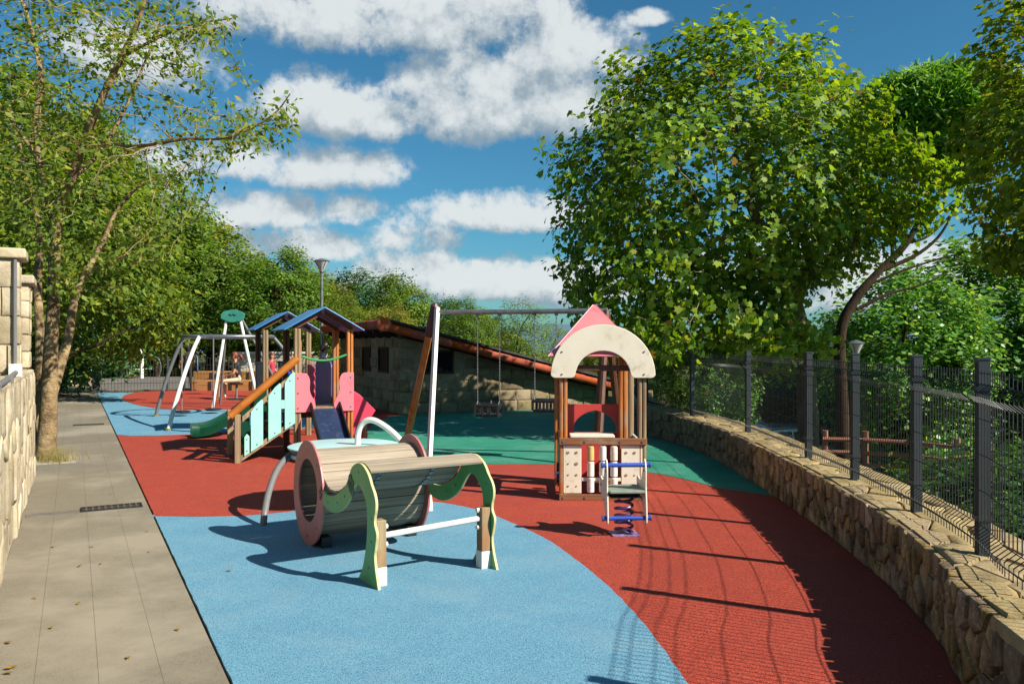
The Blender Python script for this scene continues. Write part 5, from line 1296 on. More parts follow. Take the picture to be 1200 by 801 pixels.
def big_plane():
    o = Vector((5.55, 15.0, -1.95)); rg = np.random.default_rng(21)
    B = [((3.9, 14.6, 4.35), (2.7, 2.5, 2.35), 1700, .3), ((2.2, 14.2, 2.9), (1.5, 1.9, 1.6), 500, .2), ((3.3, 14.3, 1.9), (1.9, 2.1, .8), 380, .1), ((5.6, 14.9, 5.0), (1.5, 1.9, 1.5), 460, .2), ((6.6, 15.2, 4.5), (1.1, 1.6, 1.1), 280, .1), ((7.3, 15.6, 4.55), (1.05, 1.5, .95), 260, .1), ((6.1, 15.0, 3.4), (.8, 1.4, .7), 120, .1), ((4.3, 14.5, 1.6), (1.4, 1.9, .6), 200, .1), ((3.6, 14.6, 6.2), (2.0, 1.8, 1.0), 420, .1), ((1.55, 14.3, 4.5), (.9, 1.4, 1.2), 160, .1)]
    att = np.vstack([ell(c, r, n, rg, s) for c, r, n, s in B])
    # upright shoots along the top
    for px, py in ((700, 128), (738, 95), (772, 75), (815, 18), (845, 58), (872, 60), (898, 62), (935, 36), (968, 72), (996, 84), (1022, 108), (1040, 130),  (668, 190), (648, 235), (645, 265)):
        d = 14.6+rg.uniform(-.8, .8); tip = np.array(P(px, py, d)); b = tip+(np.array([4.2, d, 3.4])-tip)*.26
        for k in range(14): att = np.vstack([att, (b+(tip-b)*(k/13)+rg.normal(0, .05, 3))[None]])
    cc = np.array([4.0, 14.5, 4.1])
    for k in range(46):
        v = rg.normal(size=3); v[2] = abs(v[2])*.9+.05; v[1] *= .7
        if v[0] > .45*abs(v[2])+.1: continue
        v /= np.linalg.norm(v); b = cc+v*np.array([2.75, 2.5, 2.4])*.9; e = cc+v*np.array([2.95, 2.7, 2.6])*rg.uniform(1.1, 1.26)+np.array([0, 0, .12])
        for m in range(9): att = np.vstack([att, (b+(e-b)*(m/8)+rg.normal(0, .05, 3))[None]])
    keep = ~((att[:, 0]-.0 > 6.2) & (att[:, 2] < 2.7)); att = att[keep]
    tr = [[(5.55, 15, -2.1, .30), (5.5, 15, -.5, .25), (5.42, 14.95, 1.2, .22), (5.2, 14.9, 2.3, .2), (4.8, 14.8, 3.2, .15), (4.3, 14.7, 4.2, .11)],
          [(5.42, 14.95, 1.2, .17), (5.0, 14.7, 1.9, .13), (4.2, 14.4, 2.3, .1), (3.3, 14.2, 2.6, .07)],
          [(5.2, 14.9, 2.3, .14), (5.6, 15, 3.3, .11), (5.9, 15, 4.4, .08)],
          [(5.42, 14.95, 1.25, .14), (5.3, 15.6, 2.4, .1), (4.6, 16, 3.6, .07)]]
    nodes, par, fx = polyseeds(tr)
    N_, Pr = colonize(att, nodes, par, .2, 1.3, .27, 70, 5, .02)
    r, ch = radii(N_, Pr, .0055, 2.25)
    for i, f_ in enumerate(fx): r[i] = max(r[i], f_*.8)
    t = thing('plane_tree', o, 'large leafy plane tree overhanging the fence behind the playhouse', 'tree')
    mb = MB(); limbs(mb, N_, Pr, r, ch); mb.build('trunk', M_plane, t, smooth=60)
    p, nn = leaf_spots(N_, r, .0085, 15, .135, (4, 14.6, 3.2), 8)
    print('plane leaves', len(p)); me = leaf_mesh('crown', p-np.array(o), nn, .12, LOBE, L_plane, 9); place(None, me, 'crown', t)
big_plane()

def edge_plane():
    o = Vector((8.7, 12.4, -2.05)); rg = np.random.default_rng(31)
    att = np.vstack([ell((8.6, 12.2, 4.6), (1.75, 2.0, 2.0), 900, rg, .2), ell((8.0, 12, 6.2), (1.0, 1.4, 1.2), 300, rg), ell((8.3, 12, 3.2), (1.2, 1.6, .75), 300, rg)])
    for px, py in ((1160, 30), (1175, 5), (1150, 75)):
        tip = np.array(P(px, py, 12)); b = np.array([8.2, 12, 5.2])
        for k in range(12): att = np.vstack([att, (b+(tip-b)*(k/11)+rg.normal(0, .06, 3))[None]])
    nodes, par, fx = polyseeds([[(8.7, 12.4, -2.1, .22), (8.75, 12.4, 1, .18), (8.6, 12.3, 3, .14), (8.4, 12.2, 5, .09)]])
    N_, Pr = colonize(att, nodes, par, .2, 1.4, .27, 60, 6, .02); r, ch = radii(N_, Pr, .0055, 2.25)
    for i, f_ in enumerate(fx): r[i] = max(r[i], f_*.8)
    t = thing('plane_tree', o, 'dark shaded plane tree cut by the edge of the view', 'tree')
    mb = MB(); limbs(mb, N_, Pr, r, ch); mb.build('trunk', M_plane, t, smooth=60)
    p, nn = leaf_spots(N_, r, .0085, 15, .135, (8.6, 12.2, 3.6), 18); place(None, leaf_mesh('crown', p-np.array(o), nn, .12, LOBE, L_plane, 19), 'crown', t)
edge_plane()

def stone_pine():
    rg = np.random.default_rng(41); W = lambda px, py, d=19.5: tuple(P(px, py, d))
    o = Vector((8.0, 19.5, -2.08))
    tr = [[(8.0, 19.5, -2.1, .28), (7.95, 19.5, 0, .25), W(985, 392)+(.22,), W(1003, 350)+(.19,), W(1030, 318)+(.14,), W(1062, 285)+(.13,), W(1085, 240)+(.1,), W(1095, 190)+(.08,), W(1100, 150)+(.05,)],
          [W(1030, 318)+(.1,), W(1078, 296)+(.07,), W(1110, 262)+(.05,), W(1135, 190)+(.04,)], [W(1062, 285)+(.06,), W(1090, 275)+(.045,), W(1130, 235)+(.03,)], [W(1045, 300)+(.06,), W(1045, 250)+(.04,), W(1035, 190)+(.03,)], [W(1085, 240)+(.06,), W(1115, 215)+(.04,), W(1140, 170)+(.03,)], [W(1015, 335)+(.06,), W(1055, 318)+(.045,), W(1110, 300)+(.03,)], [W(1005, 362)+(.08,), W(1040, 345)+(.06,), W(1075, 335)+(.04,), W(1100, 325)+(.03,)],
          [W(1062, 285)+(.08,), W(1060, 230)+(.06,), W(1058, 170)+(.04,)]]
    tr = [[p[:3]+(p[3]*.72,) for p in ln] for ln in tr]; nodes, par, fx = polyseeds(tr)
    c = np.array(P(1095, 132, 19.5)); att = np.vstack([ell(c, (2.0, 1.9, .95), 1700, rg, .5), ell(np.array(P(1060, 165, 19.5)), (1.1, 1.4, .6), 420, rg, .3), ell(np.array(P(1120, 190, 19.5)), (.8, 1.2, .5), 120, rg, .3)])
    N_, Pr = colonize(att, nodes, par, .18, 3.2, .2, 80, 4); r, ch = radii(N_, Pr, .008, 2.3)
    for i, f_ in enumerate(fx): r[i] = max(r[i], f_*.85)
    t = thing('stone_pine', o, 'leaning pine with a bright green domed crown behind the big leafy tree', 'tree')
    mb = MB(); limbs(mb, N_, Pr, r, ch); mb.build('trunk', M_darkbark, t, smooth=60)
    tips = np.where((r < .02))[0]; tips = tips[N_[tips][:, 2] > 4.6]; print('pine tips', len(tips)); idx = np.repeat(tips, 34); p = N_[idx]+rg.normal(0, .09, (len(idx), 3))
    dr = (N_[idx]-c); dr /= np.linalg.norm(dr, axis=1)[:, None]; nn = rg.normal(size=p.shape)
    place(None, leaf_mesh('crown', p-np.array(o), nn+dr*.2, .22, NEED, L_pine, 43, False), 'crown', t)
stone_pine()

def left_tree():
    rg = np.random.default_rng(51); W = lambda px, py, d, r_: tuple(P(px, py, d))+(r_,); o = G(54, 540)
    D = 11.2
    tr = [[W(53, 542, D, .165), W(56, 500, D, .15), W(58, 450, D, .13), W(60, 400, D, .115), W(63, 350, D, .1), W(64, 300, D, .095), W(68, 250, D, .09), W(84, 210, D, .08), W(100, 160, 11.1, .072), W(122, 110, 11, .062), W(142, 68, 10.9, .05), W(163, 22, 10.8, .04), W(178, -40, 10.7, .03)],
          [W(64, 300, D, .075), W(55, 245, 11.3, .068), W(46, 190, 11.4, .062), W(44, 135, 11.5, .055), W(48, 92, 11.5, .048), W(38, 40, 11.6, .04), W(22, -10, 11.7, .03)],
          [W(58, 470, D, .1), W(70, 430, 11.4, .09), W(80, 395, 11.6, .08), W(88, 350, 11.8, .07), W(102, 318, 12, .06), W(122, 280, 12.2, .045), W(138, 245, 12.5, .035), W(165, 215, 12.7, .025)],
          [W(100, 160, 11.1, .04), W(150, 172, 10.8, .034), W(215, 163, 10.5, .028), W(268, 161, 10.3, .022), W(318, 136, 10.2, .016), W(340, 110, 10.1, .01)],
          [W(142, 68, 10.9, .03), W(190, 42, 10.6, .025), W(232, 28, 10.4, .018), W(272, 22, 10.3, .01)],
          [W(84, 210, D, .045), W(120, 175, 11.8, .04), W(150, 120, 12.2, .03), W(175, 60, 12.5, .02)],
          [W(46, 190, 11.4, .04), W(20, 150, 11.2, .03), W(-10, 110, 11.0, .02)],
          [W(102, 318, 12, .035), W(145, 300, 12, .03), W(190, 275, 12, .02), W(230, 258, 12, .012)],
          [W(50, 540, 11.5, .11), W(47, 480, 11.6, .1), W(47, 400, 11.7, .09), W(44, 330, 11.8, .08), W(47, 270, 12, .07), W(30, 200, 12.3, .05), W(10, 120, 12.6, .03)]]
    tr = [[p[:3]+(p[3]*.8,) for p in ln] for ln in tr]; nodes, par, fx = polyseeds(tr)
    zones = [((170, 160), (150, 45), 190), ((270, 140), (75, 42), 150), ((205, 45), (78, 45), 170), ((100, 60), (110, 90), 420), ((60, 170), (95, 80), 320), ((160, 225), (90, 55), 200), ((40, 240), (60, 50), 120), ((225, 195), (60, 25), 70), ((130, 300), (80, 40), 110), ((60, 10), (110, 50), 150)]
    att = []
    for (cx, cy), (rx, ry), n in zones:
        for _ in range(n):
            a = rg.uniform(0, 6.283); k = math.sqrt(rg.random()); d = 11.3+rg.uniform(-1.9, 2.2); att.append(tuple(P(cx+rx*k*math.cos(a), cy+ry*k*math.sin(a), d)))
    N_, Pr = colonize(att, nodes, par, .17, 1.6, .3, 70, 7); r, ch = radii(N_, Pr, .0042, 2.3)
    for i, f_ in enumerate(fx): r[i] = max(min(r[i], f_*1.12), f_)
    t = thing('young_ash_tree', o, 'open branched many stemmed tree at the end of the pale wall', 'tree')
    mb = MB(); limbs(mb, N_, Pr, r, ch); mb.build('trunk', mat('fissured_tan_bark', '#a08a66', '#6c5840', .95, 4, 7, .05, 13, spec=.1, contrast=(.35, .65), grime=(9, .5, .66, '#3f3325', .6)), t, smooth=60)
    p, nn = leaf_spots(N_, r, .0062, 6, .08, (-6.3, 11.3, 3), 58, jit=.9); print('ash leaves', len(p))
    place(None, leaf_mesh('crown', p-np.array(o), nn, .105, LEAF, L_ash, 59), 'crown', t)
    # tree pit with dry grass
    mb = MB(); f = Fr(o, (q.x, q.y)); mb.box(f, -.42, .42, -.36, .33, -.02, .02); tag(mb.build('tree_pit', mat('kerb_stone', '#9a9282', '#857d6e', .9, 8)), kind='structure')
    pp = np.array([(o.x+.18+rg.normal(0, .14), o.y-.16+rg.normal(0, .1), .02) for _ in range(260)]); nn = rg.normal(size=pp.shape)*[1, 1, .12]
    # dry grass blades stand up: the long axis follows z
    mb = MB()
    for p_ in pp:
        dx, dy = rg.normal(0, .05, 2); h = rg.uniform(.08, .26); w = .004; mb.add([(p_[0]-w, p_[1], .02), (p_[0]+w, p_[1], .02), (p_[0]+dx, p_[1]+dy, .02+h)], [(0, 1, 2)])
    tag(mb.build('dry_grass', mat('straw_grass', '#a58f55', '#7e7a3e', .9, 20)), kind='stuff')
left_tree()

# trees of the wood behind, a few grown shapes set out one by one
def proto(seed, crown, n, leaves, size, lm, thr=.02, trunk_h=1.5, tpl=LEAF, step=.42, di=2.2, dk=.55, spread=.2, tr=.17, bark=None):
    rg = np.random.default_rng(seed); att = np.vstack([ell(c, r_, k, rg, .3) for c, r_, k in crown])
    top = max(c[2]+r_[2]*.2 for c, r_, k in crown)
    nodes, par, fx = polyseeds([[(0, 0, -.2, tr), (rg.normal(0, .08), rg.normal(0, .08), trunk_h, tr*.8), (rg.normal(0, .2), rg.normal(0, .2), (trunk_h+top)/2, tr*.55), (0, 0, top, tr*.3)]])
    N_, Pr = colonize(att, nodes, par, step, di, dk, 50, seed); r, ch = radii(N_, Pr, .012, 2.3)
    for i, f_ in enumerate(fx): r[i] = max(r[i], f_)
    mb = MB(); limbs(mb, N_, Pr, r, ch, .016); tm = mb.mesh('trunk', bark or M_darkbark, smooth=60)
    per = max(1, round(leaves/max(1, (r <= thr).sum()))); cc = np.mean([c for c, _, _ in crown], axis=0)-np.array([0, 0, .8])
    p, nn = leaf_spots(N_, r, thr, per, spread, cc, seed+1)
    return tm, leaf_mesh('crown', p, nn, size, tpl, lm, seed+2)
PR = {
 'broad': proto(101, [((0, 0, 3.6), (2.4, 2.4, 2.2), 340), ((.9, .5, 2.2), (1.7, 1.7, 1.4), 140), ((-1, -.3, 2.4), (1.6, 1.6, 1.5), 140), ((.3, 0, 5.3), (1.2, 1.2, 1.0), 80)], 0, 24000, .155, L_mix),
 'tall': proto(111, [((0, 0, 4.6), (1.9, 1.9, 3.0), 380), ((.6, .2, 2.4), (1.5, 1.5, 1.6), 140), ((-.3, 0, 7.2), (1.0, 1.0, 1.1), 70)], 0, 24000, .155, L_mix),
 'yellow': proto(121, [((0, 0, 3.2), (2.0, 2.0, 2.3), 300), ((.7, .3, 4.6), (1.1, 1.1, 1.3), 80), ((-.8, 0, 1.8), (1.5, 1.5, 1.3), 120)], 0, 21000, .15, L_yel),
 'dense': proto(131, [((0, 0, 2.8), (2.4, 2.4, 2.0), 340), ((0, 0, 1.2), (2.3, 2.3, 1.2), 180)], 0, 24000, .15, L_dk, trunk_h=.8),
 'laurel': proto(141, [((0, 0, 3.2), (2.0, 2.0, 2.4), 320), ((0, 0, 1.3), (1.9, 1.9, 1.3), 140)], 0, 20000, .125, leafmat('laurel_leaf', [(0, '#3f6a30'), (.45, '#558636'), (.8, '#6d9a3e'), (.96, '#8fa945')], .4, .42, .4), trunk_h=.8, tpl=WIDE),
 'airy': proto(151, [((0, 0, 3.4), (1.6, 1.6, 2.6), 200), ((.4, 0, 1.6), (1.5, 1.5, 1.2), 80)], 0, 7000, .15, leafmat('pale_airy_leaf', [(0, '#4d6a2c'), (.5, '#6b8638'), (.95, '#8a9a48')], .45), spread=.26),
 'shrub': proto(161, [((0, 0, .8), (1.1, 1.0, .8), 130)], 0, 7000, .085, L_mix, trunk_h=.15, step=.2, di=1.2, dk=.3, spread=.12, tr=.04),
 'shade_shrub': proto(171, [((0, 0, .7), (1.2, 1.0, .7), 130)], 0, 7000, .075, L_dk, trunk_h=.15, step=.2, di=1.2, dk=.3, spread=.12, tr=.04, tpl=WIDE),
}
used = {}
def tree(kind, x, y, s, label, group, name=None, z=None, sz=None):
    tm, cm = PR[kind]; zz = ground_z(x, y) if z is None else z
    t = thing(name or ('shrub' if 'shrub' in kind else 'broadleaf_tree'), (x, y, zz-.02), label, 'shrub' if 'shrub' in kind else 'tree', group, rnd.uniform(0, 6.28)); t.scale = (s, s, sz or s)
    a = bpy.data.objects.new('stems' if 'shrub' in kind else 'trunk', tm); b = bpy.data.objects.new('foliage' if 'shrub' in kind else 'crown', cm)
    for o in (a, b): C.objects.link(o); o.parent = t
    return t
def at_px(kind, px, top, d, label, group, wide=1.0, hk=None, base=None):
    x = (px-600)*d/950; gz = ground_z(x, d) if base is None else base; h = 1.6+(404-top)*d/950-gz
    hh = {'broad': 6.3, 'tall': 8.3, 'yellow': 6.0, 'dense': 5.0, 'laurel': 5.7, 'airy': 6.1, 'shrub': 1.75, 'shade_shrub': 1.5}[kind]
    k = h/hh; return tree(kind, x, d, k*wide, label, group, z=gz, sz=k)
GW = 'trees of the wood behind the playground'
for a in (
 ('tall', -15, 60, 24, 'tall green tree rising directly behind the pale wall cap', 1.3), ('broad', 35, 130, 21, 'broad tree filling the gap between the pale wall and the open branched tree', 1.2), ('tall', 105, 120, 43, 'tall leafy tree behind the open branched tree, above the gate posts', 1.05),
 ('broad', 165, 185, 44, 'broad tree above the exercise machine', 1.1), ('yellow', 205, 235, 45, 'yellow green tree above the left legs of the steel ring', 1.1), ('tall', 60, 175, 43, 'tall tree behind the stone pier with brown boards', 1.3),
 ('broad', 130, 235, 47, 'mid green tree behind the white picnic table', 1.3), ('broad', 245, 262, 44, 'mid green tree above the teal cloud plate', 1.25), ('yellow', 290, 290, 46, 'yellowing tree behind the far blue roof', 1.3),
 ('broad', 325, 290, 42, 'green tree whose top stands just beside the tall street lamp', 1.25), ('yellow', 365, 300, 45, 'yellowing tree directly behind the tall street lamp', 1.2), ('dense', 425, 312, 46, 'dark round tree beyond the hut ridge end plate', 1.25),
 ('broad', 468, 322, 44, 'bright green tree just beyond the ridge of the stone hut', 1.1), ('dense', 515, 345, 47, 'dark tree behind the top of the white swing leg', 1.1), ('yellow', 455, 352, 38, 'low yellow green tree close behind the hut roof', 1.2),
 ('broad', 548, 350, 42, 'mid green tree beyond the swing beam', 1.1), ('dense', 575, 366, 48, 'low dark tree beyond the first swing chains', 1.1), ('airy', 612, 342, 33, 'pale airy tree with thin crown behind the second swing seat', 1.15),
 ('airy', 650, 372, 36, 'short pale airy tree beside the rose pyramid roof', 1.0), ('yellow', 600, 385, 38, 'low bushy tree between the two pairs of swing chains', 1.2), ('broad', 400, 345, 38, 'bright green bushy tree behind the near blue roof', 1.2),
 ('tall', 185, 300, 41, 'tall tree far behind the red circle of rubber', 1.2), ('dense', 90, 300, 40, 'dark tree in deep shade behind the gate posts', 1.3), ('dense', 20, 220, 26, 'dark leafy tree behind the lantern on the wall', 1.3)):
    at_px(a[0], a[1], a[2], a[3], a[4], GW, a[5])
GH = 'hedge shrubs along the far court'
for i, (px, d, top, lb) in enumerate(((112, 42.5, 418, 'round shrub behind the white picnic table top'), (140, 42, 421, 'green shrub between the picnic table and the exercise machine'), (172, 42.5, 414, 'bright shrub behind the exercise machine handles'), (200, 42, 417, 'bright shrub behind the standing person in dark clothes'), (232, 42.5, 420, 'low hedge shrub behind the upper timber seat, near its left end'), (262, 43, 418, 'low hedge shrub behind the seated woman'), (292, 42.5, 421, 'low hedge shrub behind the weathered step rack'), (75, 41, 415, 'dark shrub in the shade above the stone pier'))):
    at_px('shrub', px, top, d, lb, GH, 1.3)
GR = 'trees on the low ground beyond the wall'
for a in (('laurel', 1060, 305, 22, 'glossy leafed tree behind the leaning pine trunk', 1.15), ('laurel', 1135, 272, 25, 'bright glossy tree standing behind the nearest fence posts', 1.2), ('laurel', 1195, 285, 24, 'bright glossy tree at the outer end of the near fence', 1.15),
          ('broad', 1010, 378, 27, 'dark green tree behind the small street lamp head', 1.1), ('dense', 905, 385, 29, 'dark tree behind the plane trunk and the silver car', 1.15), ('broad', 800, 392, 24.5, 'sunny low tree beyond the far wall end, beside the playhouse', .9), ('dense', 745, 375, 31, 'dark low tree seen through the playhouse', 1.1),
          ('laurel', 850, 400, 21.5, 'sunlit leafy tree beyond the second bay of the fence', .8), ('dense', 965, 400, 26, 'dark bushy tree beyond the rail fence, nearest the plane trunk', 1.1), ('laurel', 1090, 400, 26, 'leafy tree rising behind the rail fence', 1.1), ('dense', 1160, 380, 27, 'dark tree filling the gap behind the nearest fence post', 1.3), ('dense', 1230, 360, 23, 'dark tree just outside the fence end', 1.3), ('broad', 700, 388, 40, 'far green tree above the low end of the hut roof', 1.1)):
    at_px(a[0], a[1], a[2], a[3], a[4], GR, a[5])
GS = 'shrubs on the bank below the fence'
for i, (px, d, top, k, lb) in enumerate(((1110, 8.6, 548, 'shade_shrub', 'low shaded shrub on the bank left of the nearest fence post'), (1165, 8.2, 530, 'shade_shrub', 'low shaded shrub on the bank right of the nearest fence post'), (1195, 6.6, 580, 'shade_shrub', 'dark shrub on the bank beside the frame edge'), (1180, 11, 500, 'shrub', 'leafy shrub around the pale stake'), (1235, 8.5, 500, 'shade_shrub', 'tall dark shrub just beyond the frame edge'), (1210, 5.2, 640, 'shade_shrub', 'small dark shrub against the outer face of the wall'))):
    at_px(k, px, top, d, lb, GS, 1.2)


# ================================================================== PEOPLE
def body(name, joints, bones, skins, parent, sub=1):
    """one continuous skin over connected joints; the finished surface takes its material from the nearest bone"""
    names = list(joints); ix = {n: i for i, n in enumerate(names)}
    me = bpy.data.meshes.new(name); me.from_pydata([joints[n][0] for n in names], [(ix[a], ix[b]) for a, b, _ in bones], []); ob = bpy.data.objects.new(name, me); C.objects.link(ob)
    sk = ob.modifiers.new('skin', 'SKIN'); sk.use_smooth_shade = True; sub_ = ob.modifiers.new('sub', 'SUBSURF'); sub_.levels = sub; sub_.render_levels = sub
    for n in names:
        r_ = joints[n][1]; v = me.skin_vertices[0].data[ix[n]]; v.radius = r_ if isinstance(r_, tuple) else (r_, r_)
        if n == 'pelvis': v.use_root = True
    bpy.context.view_layer.update(); dg = bpy.context.evaluated_depsgraph_get(); m2 = bpy.data.meshes.new_from_object(ob.evaluated_get(dg)); bpy.data.objects.remove(ob)
    for m in skins: m2.materials.append(m)
    segs = [(Vector(joints[a][0]), Vector(joints[b][0]), k) for a, b, k in bones]
    for p in m2.polygons:
        c = p.center; best = 1e9
        for a, b, k in segs:
            ab = b-a; tt = max(0, min(1, (c-a).dot(ab)/max(ab.length_squared, 1e-9))); dd = (c-(a+ab*tt)).length
            if dd < best: best = dd; p.material_index = k
        p.use_smooth = True
    m2.transform(Matrix.Translation(-Vector(parent.location))); m2.name = name; o = bpy.data.objects.new(name, m2); C.objects.link(o); o.parent = parent; return o
M_skin = mat('skin', '#b98463', '#ab7657', .5, 8); M_bk = mat('black_cloth', '#17171b', '#202026', .85, 14); M_crm = mat('cream_cloth', '#c9bb9f', '#b8a98c', .85, 12); M_tan = mat('tan_leather', '#8d5f3d', '#7b5033', .6, 12)
M_hair = mat('auburn_hair', '#6f2f16', '#52200f', .55, 40, 4); M_dh = mat('dark_hair', '#17120f', '#221a15', .5, 40, 4); M_pal = mat('pale_pink_cloth', '#c9a7a6', '#bb9795', .85, 12); M_nvy = mat('navy_cloth', '#1c2748', '#16203c', .85, 12); M_redc = mat('red_cloth', '#b03545', '#9a2c3b', .85, 12)
def head(o, fwd, c, hair, long_=0.0, tail=False, t=None, s=1.0):
    """face features and hair on a head centred at c looking along fwd"""
    f = Fr(c, fwd)
    mb = MB(); prof = [(.02, .128), (.06, .118), (.088, .085), (.101, .04), (.101, -.01), (.094, -.05)]
    vs = []; n = 14
    for r_, z in prof:
        for j in range(n):
            a = 2*math.pi*j/n; fr_ = math.cos(a); k = 1.0 if fr_ < .25 else 1-.18*(fr_-.25)
            zz = z if not (fr_ > .1 and z < .03) else max(z, .048)
            vs.append(f.w(math.cos(a)*r_*1.10*s*k-.012*s, math.sin(a)*r_*.92*s, zz*s))
    mb.add(vs, [(i*n+(j+1) % n, i*n+j, (i+1)*n+j, (i+1)*n+(j+1) % n) for i in range(len(prof)-1) for j in range(n)]+[tuple(range(n))])
    if long_: mb.tube([f.w(-.075*s, 0, .03*s), f.w(-.10*s, 0, -.07*s), f.w(-.095*s, 0, -.07*s-long_)], [.085*s, .085*s, .05*s], 10)
    if tail: mb.tube(catmull([f.w(-.09*s, 0, .03), f.w(-.15*s, 0, .03), f.w(-.2*s, 0, -.03), f.w(-.22*s, 0, -.13)], 3), [.035]*4+[.05]*4+[.02]*2, 8)
    mb.build('hair', hair, t, smooth=60)
    mb = MB(); mb.tube([f.w(.088*s, 0, .015*s), f.w(.114*s, 0, -.022*s), f.w(.092*s, 0, -.03*s)], [.008, .014, .01], 6); mb.build('nose', M_skin, t, smooth=60)
    mb = MB(); mb.tube([f.w(.094*s, -.022*s, -.06*s), f.w(.1*s, 0, -.058*s), f.w(.094*s, .022*s, -.06*s)], .006, 6); mb.build('mouth', mat('lip', '#8a4238', '#7b392f', .5), t)
    for s_ in (-1, 1):
        mb = MB(); mb.lathe(f.w(.086*s, s_*.034*s, .0), [(.003, .012), (.011, .004), (.011, -.004), (.003, -.01)], 8); mb.build('eye', M_black, t)
        mb = MB(); mb.tube([f.w(-.0*s, s_*.093*s, .02*s), f.w(-.005, s_*.103*s, 0), f.w(.0, s_*.093*s, -.025*s)], .012, 6); mb.build('ear', M_skin, t)
def hand(J, B, pre, wrist, dirv, side, k, curl=.5, s=1.0):
    """palm, four unequal bent fingers and a thumb from its side"""
    d = Vector(dirv).normalized(); sd_ = (Vector(side)-d*Vector(side).dot(d)).normalized(); nn = d.cross(sd_); w = Vector(wrist)
    pm = w+d*.055*s; J[pre+'palm'] = (pm, (.030*s, .016*s)); B.append((pre+'wrist', pre+'palm', k)); kn = pm+d*.035*s
    for i, (o, l) in enumerate(((-.030, .062), (-.010, .074), (.010, .070), (.029, .054))):
        a = kn+sd_*o*s; b = a+(d*math.cos(curl)+nn*math.sin(curl))*l*.5*s; c = b+(d*math.cos(curl*2)+nn*math.sin(curl*2))*l*.5*s
        J[f'{pre}f{i}a'] = (a, .009*s); J[f'{pre}f{i}b'] = (b, .008*s); J[f'{pre}f{i}c'] = (c, .0065*s); B += [(pre+'palm', f'{pre}f{i}a', k), (f'{pre}f{i}a', f'{pre}f{i}b', k), (f'{pre}f{i}b', f'{pre}f{i}c', k)]
    a = w+d*.035*s-sd_*.034*s; b = a+(d*.7-sd_*.6+nn*.3)*.035*s; J[pre+'ta'] = (a, .011*s); J[pre+'tb'] = (b, .008*s); B += [(pre+'palm', pre+'ta', k), (pre+'ta', pre+'tb', k)]
def seated_woman():
    hip = P(281.5, 447, 23.7); hip.z = .60; L = Fr(hip, (-1, -.25))        # x = the way she faces
    t = thing('person', (hip.x, hip.y, 0), 'seated woman in black top, cream trousers and sunglasses with a reddish ponytail', 'person')
    S, T, Sh = 0, 1, 2; w = L.w
    J = {'pelvis': (w(0, 0, 0), (.15, .12)), 'waist': (w(.04, 0, .17), (.115, .10)), 'chest': (w(.10, 0, .36), (.145, .11)), 'neckb': (w(.12, 0, .49), .06), 'neck': (w(.14, 0, .555), .048), 'head': (w(.17, 0, .66), (.092, .098)), 'crown': (w(.165, 0, .71), (.075, .08))}
    B = [('pelvis', 'waist', 1), ('waist', 'chest', 1), ('chest', 'neckb', 1), ('neckb', 'neck', 0), ('neck', 'head', 0), ('head', 'crown', 0)]
    for s, nm in ((1, 'l'), (-1, 'r')):
        dx = .06 if s > 0 else 0
        J.update({nm+'hip': (w(.03, s*.10, -.02), .085), nm+'knee': (w(.43+dx, s*.11, -.03-dx*.3), .06), nm+'calf': (w(.44+dx*1.6, s*.11, -.2), .056), nm+'ankle': (w(.43+dx*2.4, s*.11, -.52), .034), nm+'heel': (w(.42+dx*2.4, s*.11, -.56), .033), nm+'toe': (w(.58+dx*2.4, s*.125, -.572), (.038, .022)),
                  nm+'sh': (w(.11, s*.165, .43), .058), nm+'up': (w(.13, s*.20, .30), .046), nm+'el': (w(.17, s*.22, .17), .04), nm+'wrist': (w(.40, s*.09, .10), .024)})
        B += [('pelvis', nm+'hip', 2), (nm+'hip', nm+'knee', 2), (nm+'knee', nm+'calf', 2), (nm+'calf', nm+'ankle', 2), (nm+'ankle', nm+'heel', 3), (nm+'heel', nm+'toe', 3), ('chest', nm+'sh', 1), (nm+'sh', nm+'up', 1), (nm+'up', nm+'el', 0), (nm+'el', nm+'wrist', 0)]
        hand(J, B, nm, J[nm+'wrist'][0], L.x-L.z*.35-L.y*s*.3, L.y*s, 0, .6)
    body('body', J, B, [M_skin, M_bk, M_crm, M_tan], t)
    hc = J['head'][0]+L.z*.02; head(t, (L.x.x, L.x.y), hc, M_hair, .0, True, t)
    f = Fr(hc, (L.x.x, L.x.y)); mb = MB()
    for s in (-1, 1): mb.box(f, .09, .104, s*.036-.026, s*.036+.026, -.018, .018); mb.box(f, -.01, .1, s*.098-.004, s*.098+.004, -.004, .006)
    mb.box(f, .098, .102, -.012, .012, 0, .008); mb.build('sunglasses', M_black, t, bevel=.002)
    s = thing('stool', (hip.x, hip.y, 0), 'dark single post seat that the woman in black sits on', 'stool'); g_ = w(.1, 0, 0)
    mb = MB(); mb.lathe((g_.x, g_.y, .445), [(.17, 0), (.19, .015), (.19, .035), (.17, .045)], 20); mb.build('seat', M_black, s); mb = MB(); mb.tube([(g_.x, g_.y, .0), (g_.x, g_.y, .444)], .035, 8); mb.build('post', M_gtube, s)
    mb = MB(); mb.lathe((g_.x, g_.y, .015), [(.26, 0), (.26, .02), (.1, .03)], 20); mb.build('base_disc', M_black, s)
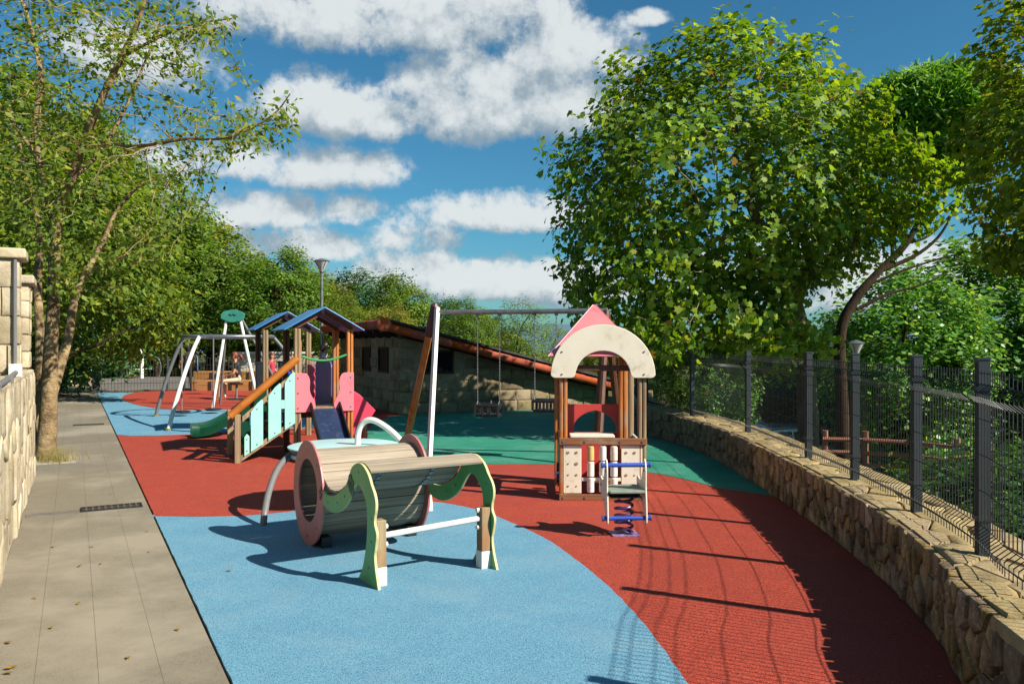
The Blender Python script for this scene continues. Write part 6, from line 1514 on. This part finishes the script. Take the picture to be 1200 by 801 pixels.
def standing(px, d, h, fwd, top, leg, hair, label, bagm=None, z0=0.0, arms=0.1, long_=.0):
    x = (px-600)*d/950; k = h/1.72; L = Fr((x, d, z0), fwd); w = lambda a, b, c: L.w(a*k, b*k, c*k); t = thing('person', (x, d, z0), label, 'person')
    J = {'pelvis': (w(0, 0, .93), (.135*k, .105*k)), 'waist': (w(.0, 0, 1.08), (.115*k, .09*k)), 'chest': (w(.01, 0, 1.27), (.15*k, .105*k)), 'neckb': (w(0, 0, 1.42), .06*k), 'neck': (w(.01, 0, 1.48), .047*k), 'head': (w(.03, 0, 1.59), (.09*k, .097*k)), 'crown': (w(.02, 0, 1.645), (.07*k, .075*k))}
    B = [('pelvis', 'waist', 1), ('waist', 'chest', 1), ('chest', 'neckb', 1), ('neckb', 'neck', 0), ('neck', 'head', 0), ('head', 'crown', 0)]
    for s, nm in ((1, 'l'), (-1, 'r')):
        st = .06*s
        J.update({nm+'hip': (w(0, s*.09, .88), .085*k), nm+'knee': (w(.03+st, s*.10, .49), .06*k), nm+'calf': (w(.0+st, s*.10, .34), .055*k), nm+'ankle': (w(-.02+st, s*.10, .085), .036*k), nm+'heel': (w(-.03+st, s*.10, .045), .036*k), nm+'toe': (w(.13+st, s*.12, .03), (.04*k, .026*k)),
                  nm+'sh': (w(.0, s*.175, 1.37), .056*k), nm+'up': (w(.0, s*.21, 1.22), .045*k), nm+'el': (w(-.01, s*.235, 1.09), .039*k), nm+'wrist': (w(.06+arms, s*.23, .86+arms*.5), .024*k)})
        B += [('pelvis', nm+'hip', 2), (nm+'hip', nm+'knee', 2), (nm+'knee', nm+'calf', 2), (nm+'calf', nm+'ankle', 2), (nm+'ankle', nm+'heel', 3), (nm+'heel', nm+'toe', 3), ('chest', nm+'sh', 1), (nm+'sh', nm+'up', 1), (nm+'up', nm+'el', 1), (nm+'el', nm+'wrist', 0)]
        hand(J, B, nm, J[nm+'wrist'][0], L.x*.3-L.z, L.x, 0, .35, k)
    body('body', J, B, [M_skin, top, leg, M_bk], t)
    head(t, fwd, J['head'][0]+L.z*.015*k, hair, long_, False, t, k)
    return t, L, k
seated_woman()
t, L, k = standing(219.5, 28.0, 1.70, (-.6, .8), M_bk, M_bk, M_dh, 'standing woman in dark clothes holding a light blue towel', long_=.12)
a = L.w(.0, -.26*k, 1.22*k); tb = thing('towel', L.w(0, -.26, .7), 'light blue towel hanging over the arm of the standing woman', 'towel'); mb = MB(); vs = []
for i in range(7):
    for j in range(6): vs.append(L.w(-.09+.18*j/5+.012*math.sin(i*1.4+j), -.30-.02*math.sin(j*1.9)-.02*(i/6), 1.2-.52*i/6-.03*j/5))
mb.add(vs, [(i*6+j, i*6+j+1, (i+1)*6+j+1, (i+1)*6+j) for i in range(6) for j in range(5)]); tw = mb.build('towel_cloth', mat('light_blue_cloth', '#4f9cc4', '#4590b8', .85, 12), tb, smooth=60)
sm = tw.modifiers.new('thick', 'SOLIDIFY'); sm.thickness = .012
standing(380.5, 21.0, 1.66, (.9, .4), M_pal, M_bk, M_dh, 'dark haired person in a pale pink top standing behind the arched purple panel', long_=.05)
standing(339, 22.5, 1.42, (.3, 1), M_nvy, M_nvy, M_dh, 'person in navy clothes half hidden between the tower posts')
standing(318.5, 24.5, 1.36, (1, -.2), M_redc, M_nvy, M_hair, 'child in a red top glimpsed above the navy panel of the tower')


# ================================================================== FALLEN LEAVES
mL = leafmat('fallen_leaf_skin', [(0, '#5f6a22'), (.4, '#8a7d2a'), (.7, '#86602a'), (.95, '#6b4a22')], .2, .7, .2)
def litter():
    r = random.Random(12); spots = [(94, 662), (60, 735), (9, 752), (10, 788), (92, 706), (14, 781), (208, 737), (131, 578), (107, 640), (175, 646), (62, 640), (118, 660), (40, 700), (150, 770), (172, 622), (268, 668), (345, 628), (300, 575), (1100, 792), (1086, 780)]
    vs = [(x*.5, y-.45, .02+.05*abs(x)+.04*(y-.4)**2) for x, y, z in LOBE]; mb = MB(); mb.add(vs, [tuple(range(len(vs)))]); me = mb.mesh('fallen_leaf', mL)
    for px, py in spots:
        p = G(px, py, .016); o = bpy.data.objects.new('fallen_leaf', me); C.objects.link(o); s = r.uniform(.035, .065); o.scale = (s, s*r.uniform(.8, 1.2), s*1.6); o.location = p; o.rotation_euler = (r.uniform(-.15, .15), r.uniform(-.15, .15), r.uniform(0, 6.28))
        tag(o, 'small dry curled leaf lying loose on the pale path slabs' if px < 220 else 'small dry curled leaf lying loose on the coloured rubber', 'leaf', 'fallen leaves scattered on the paving')
litter()
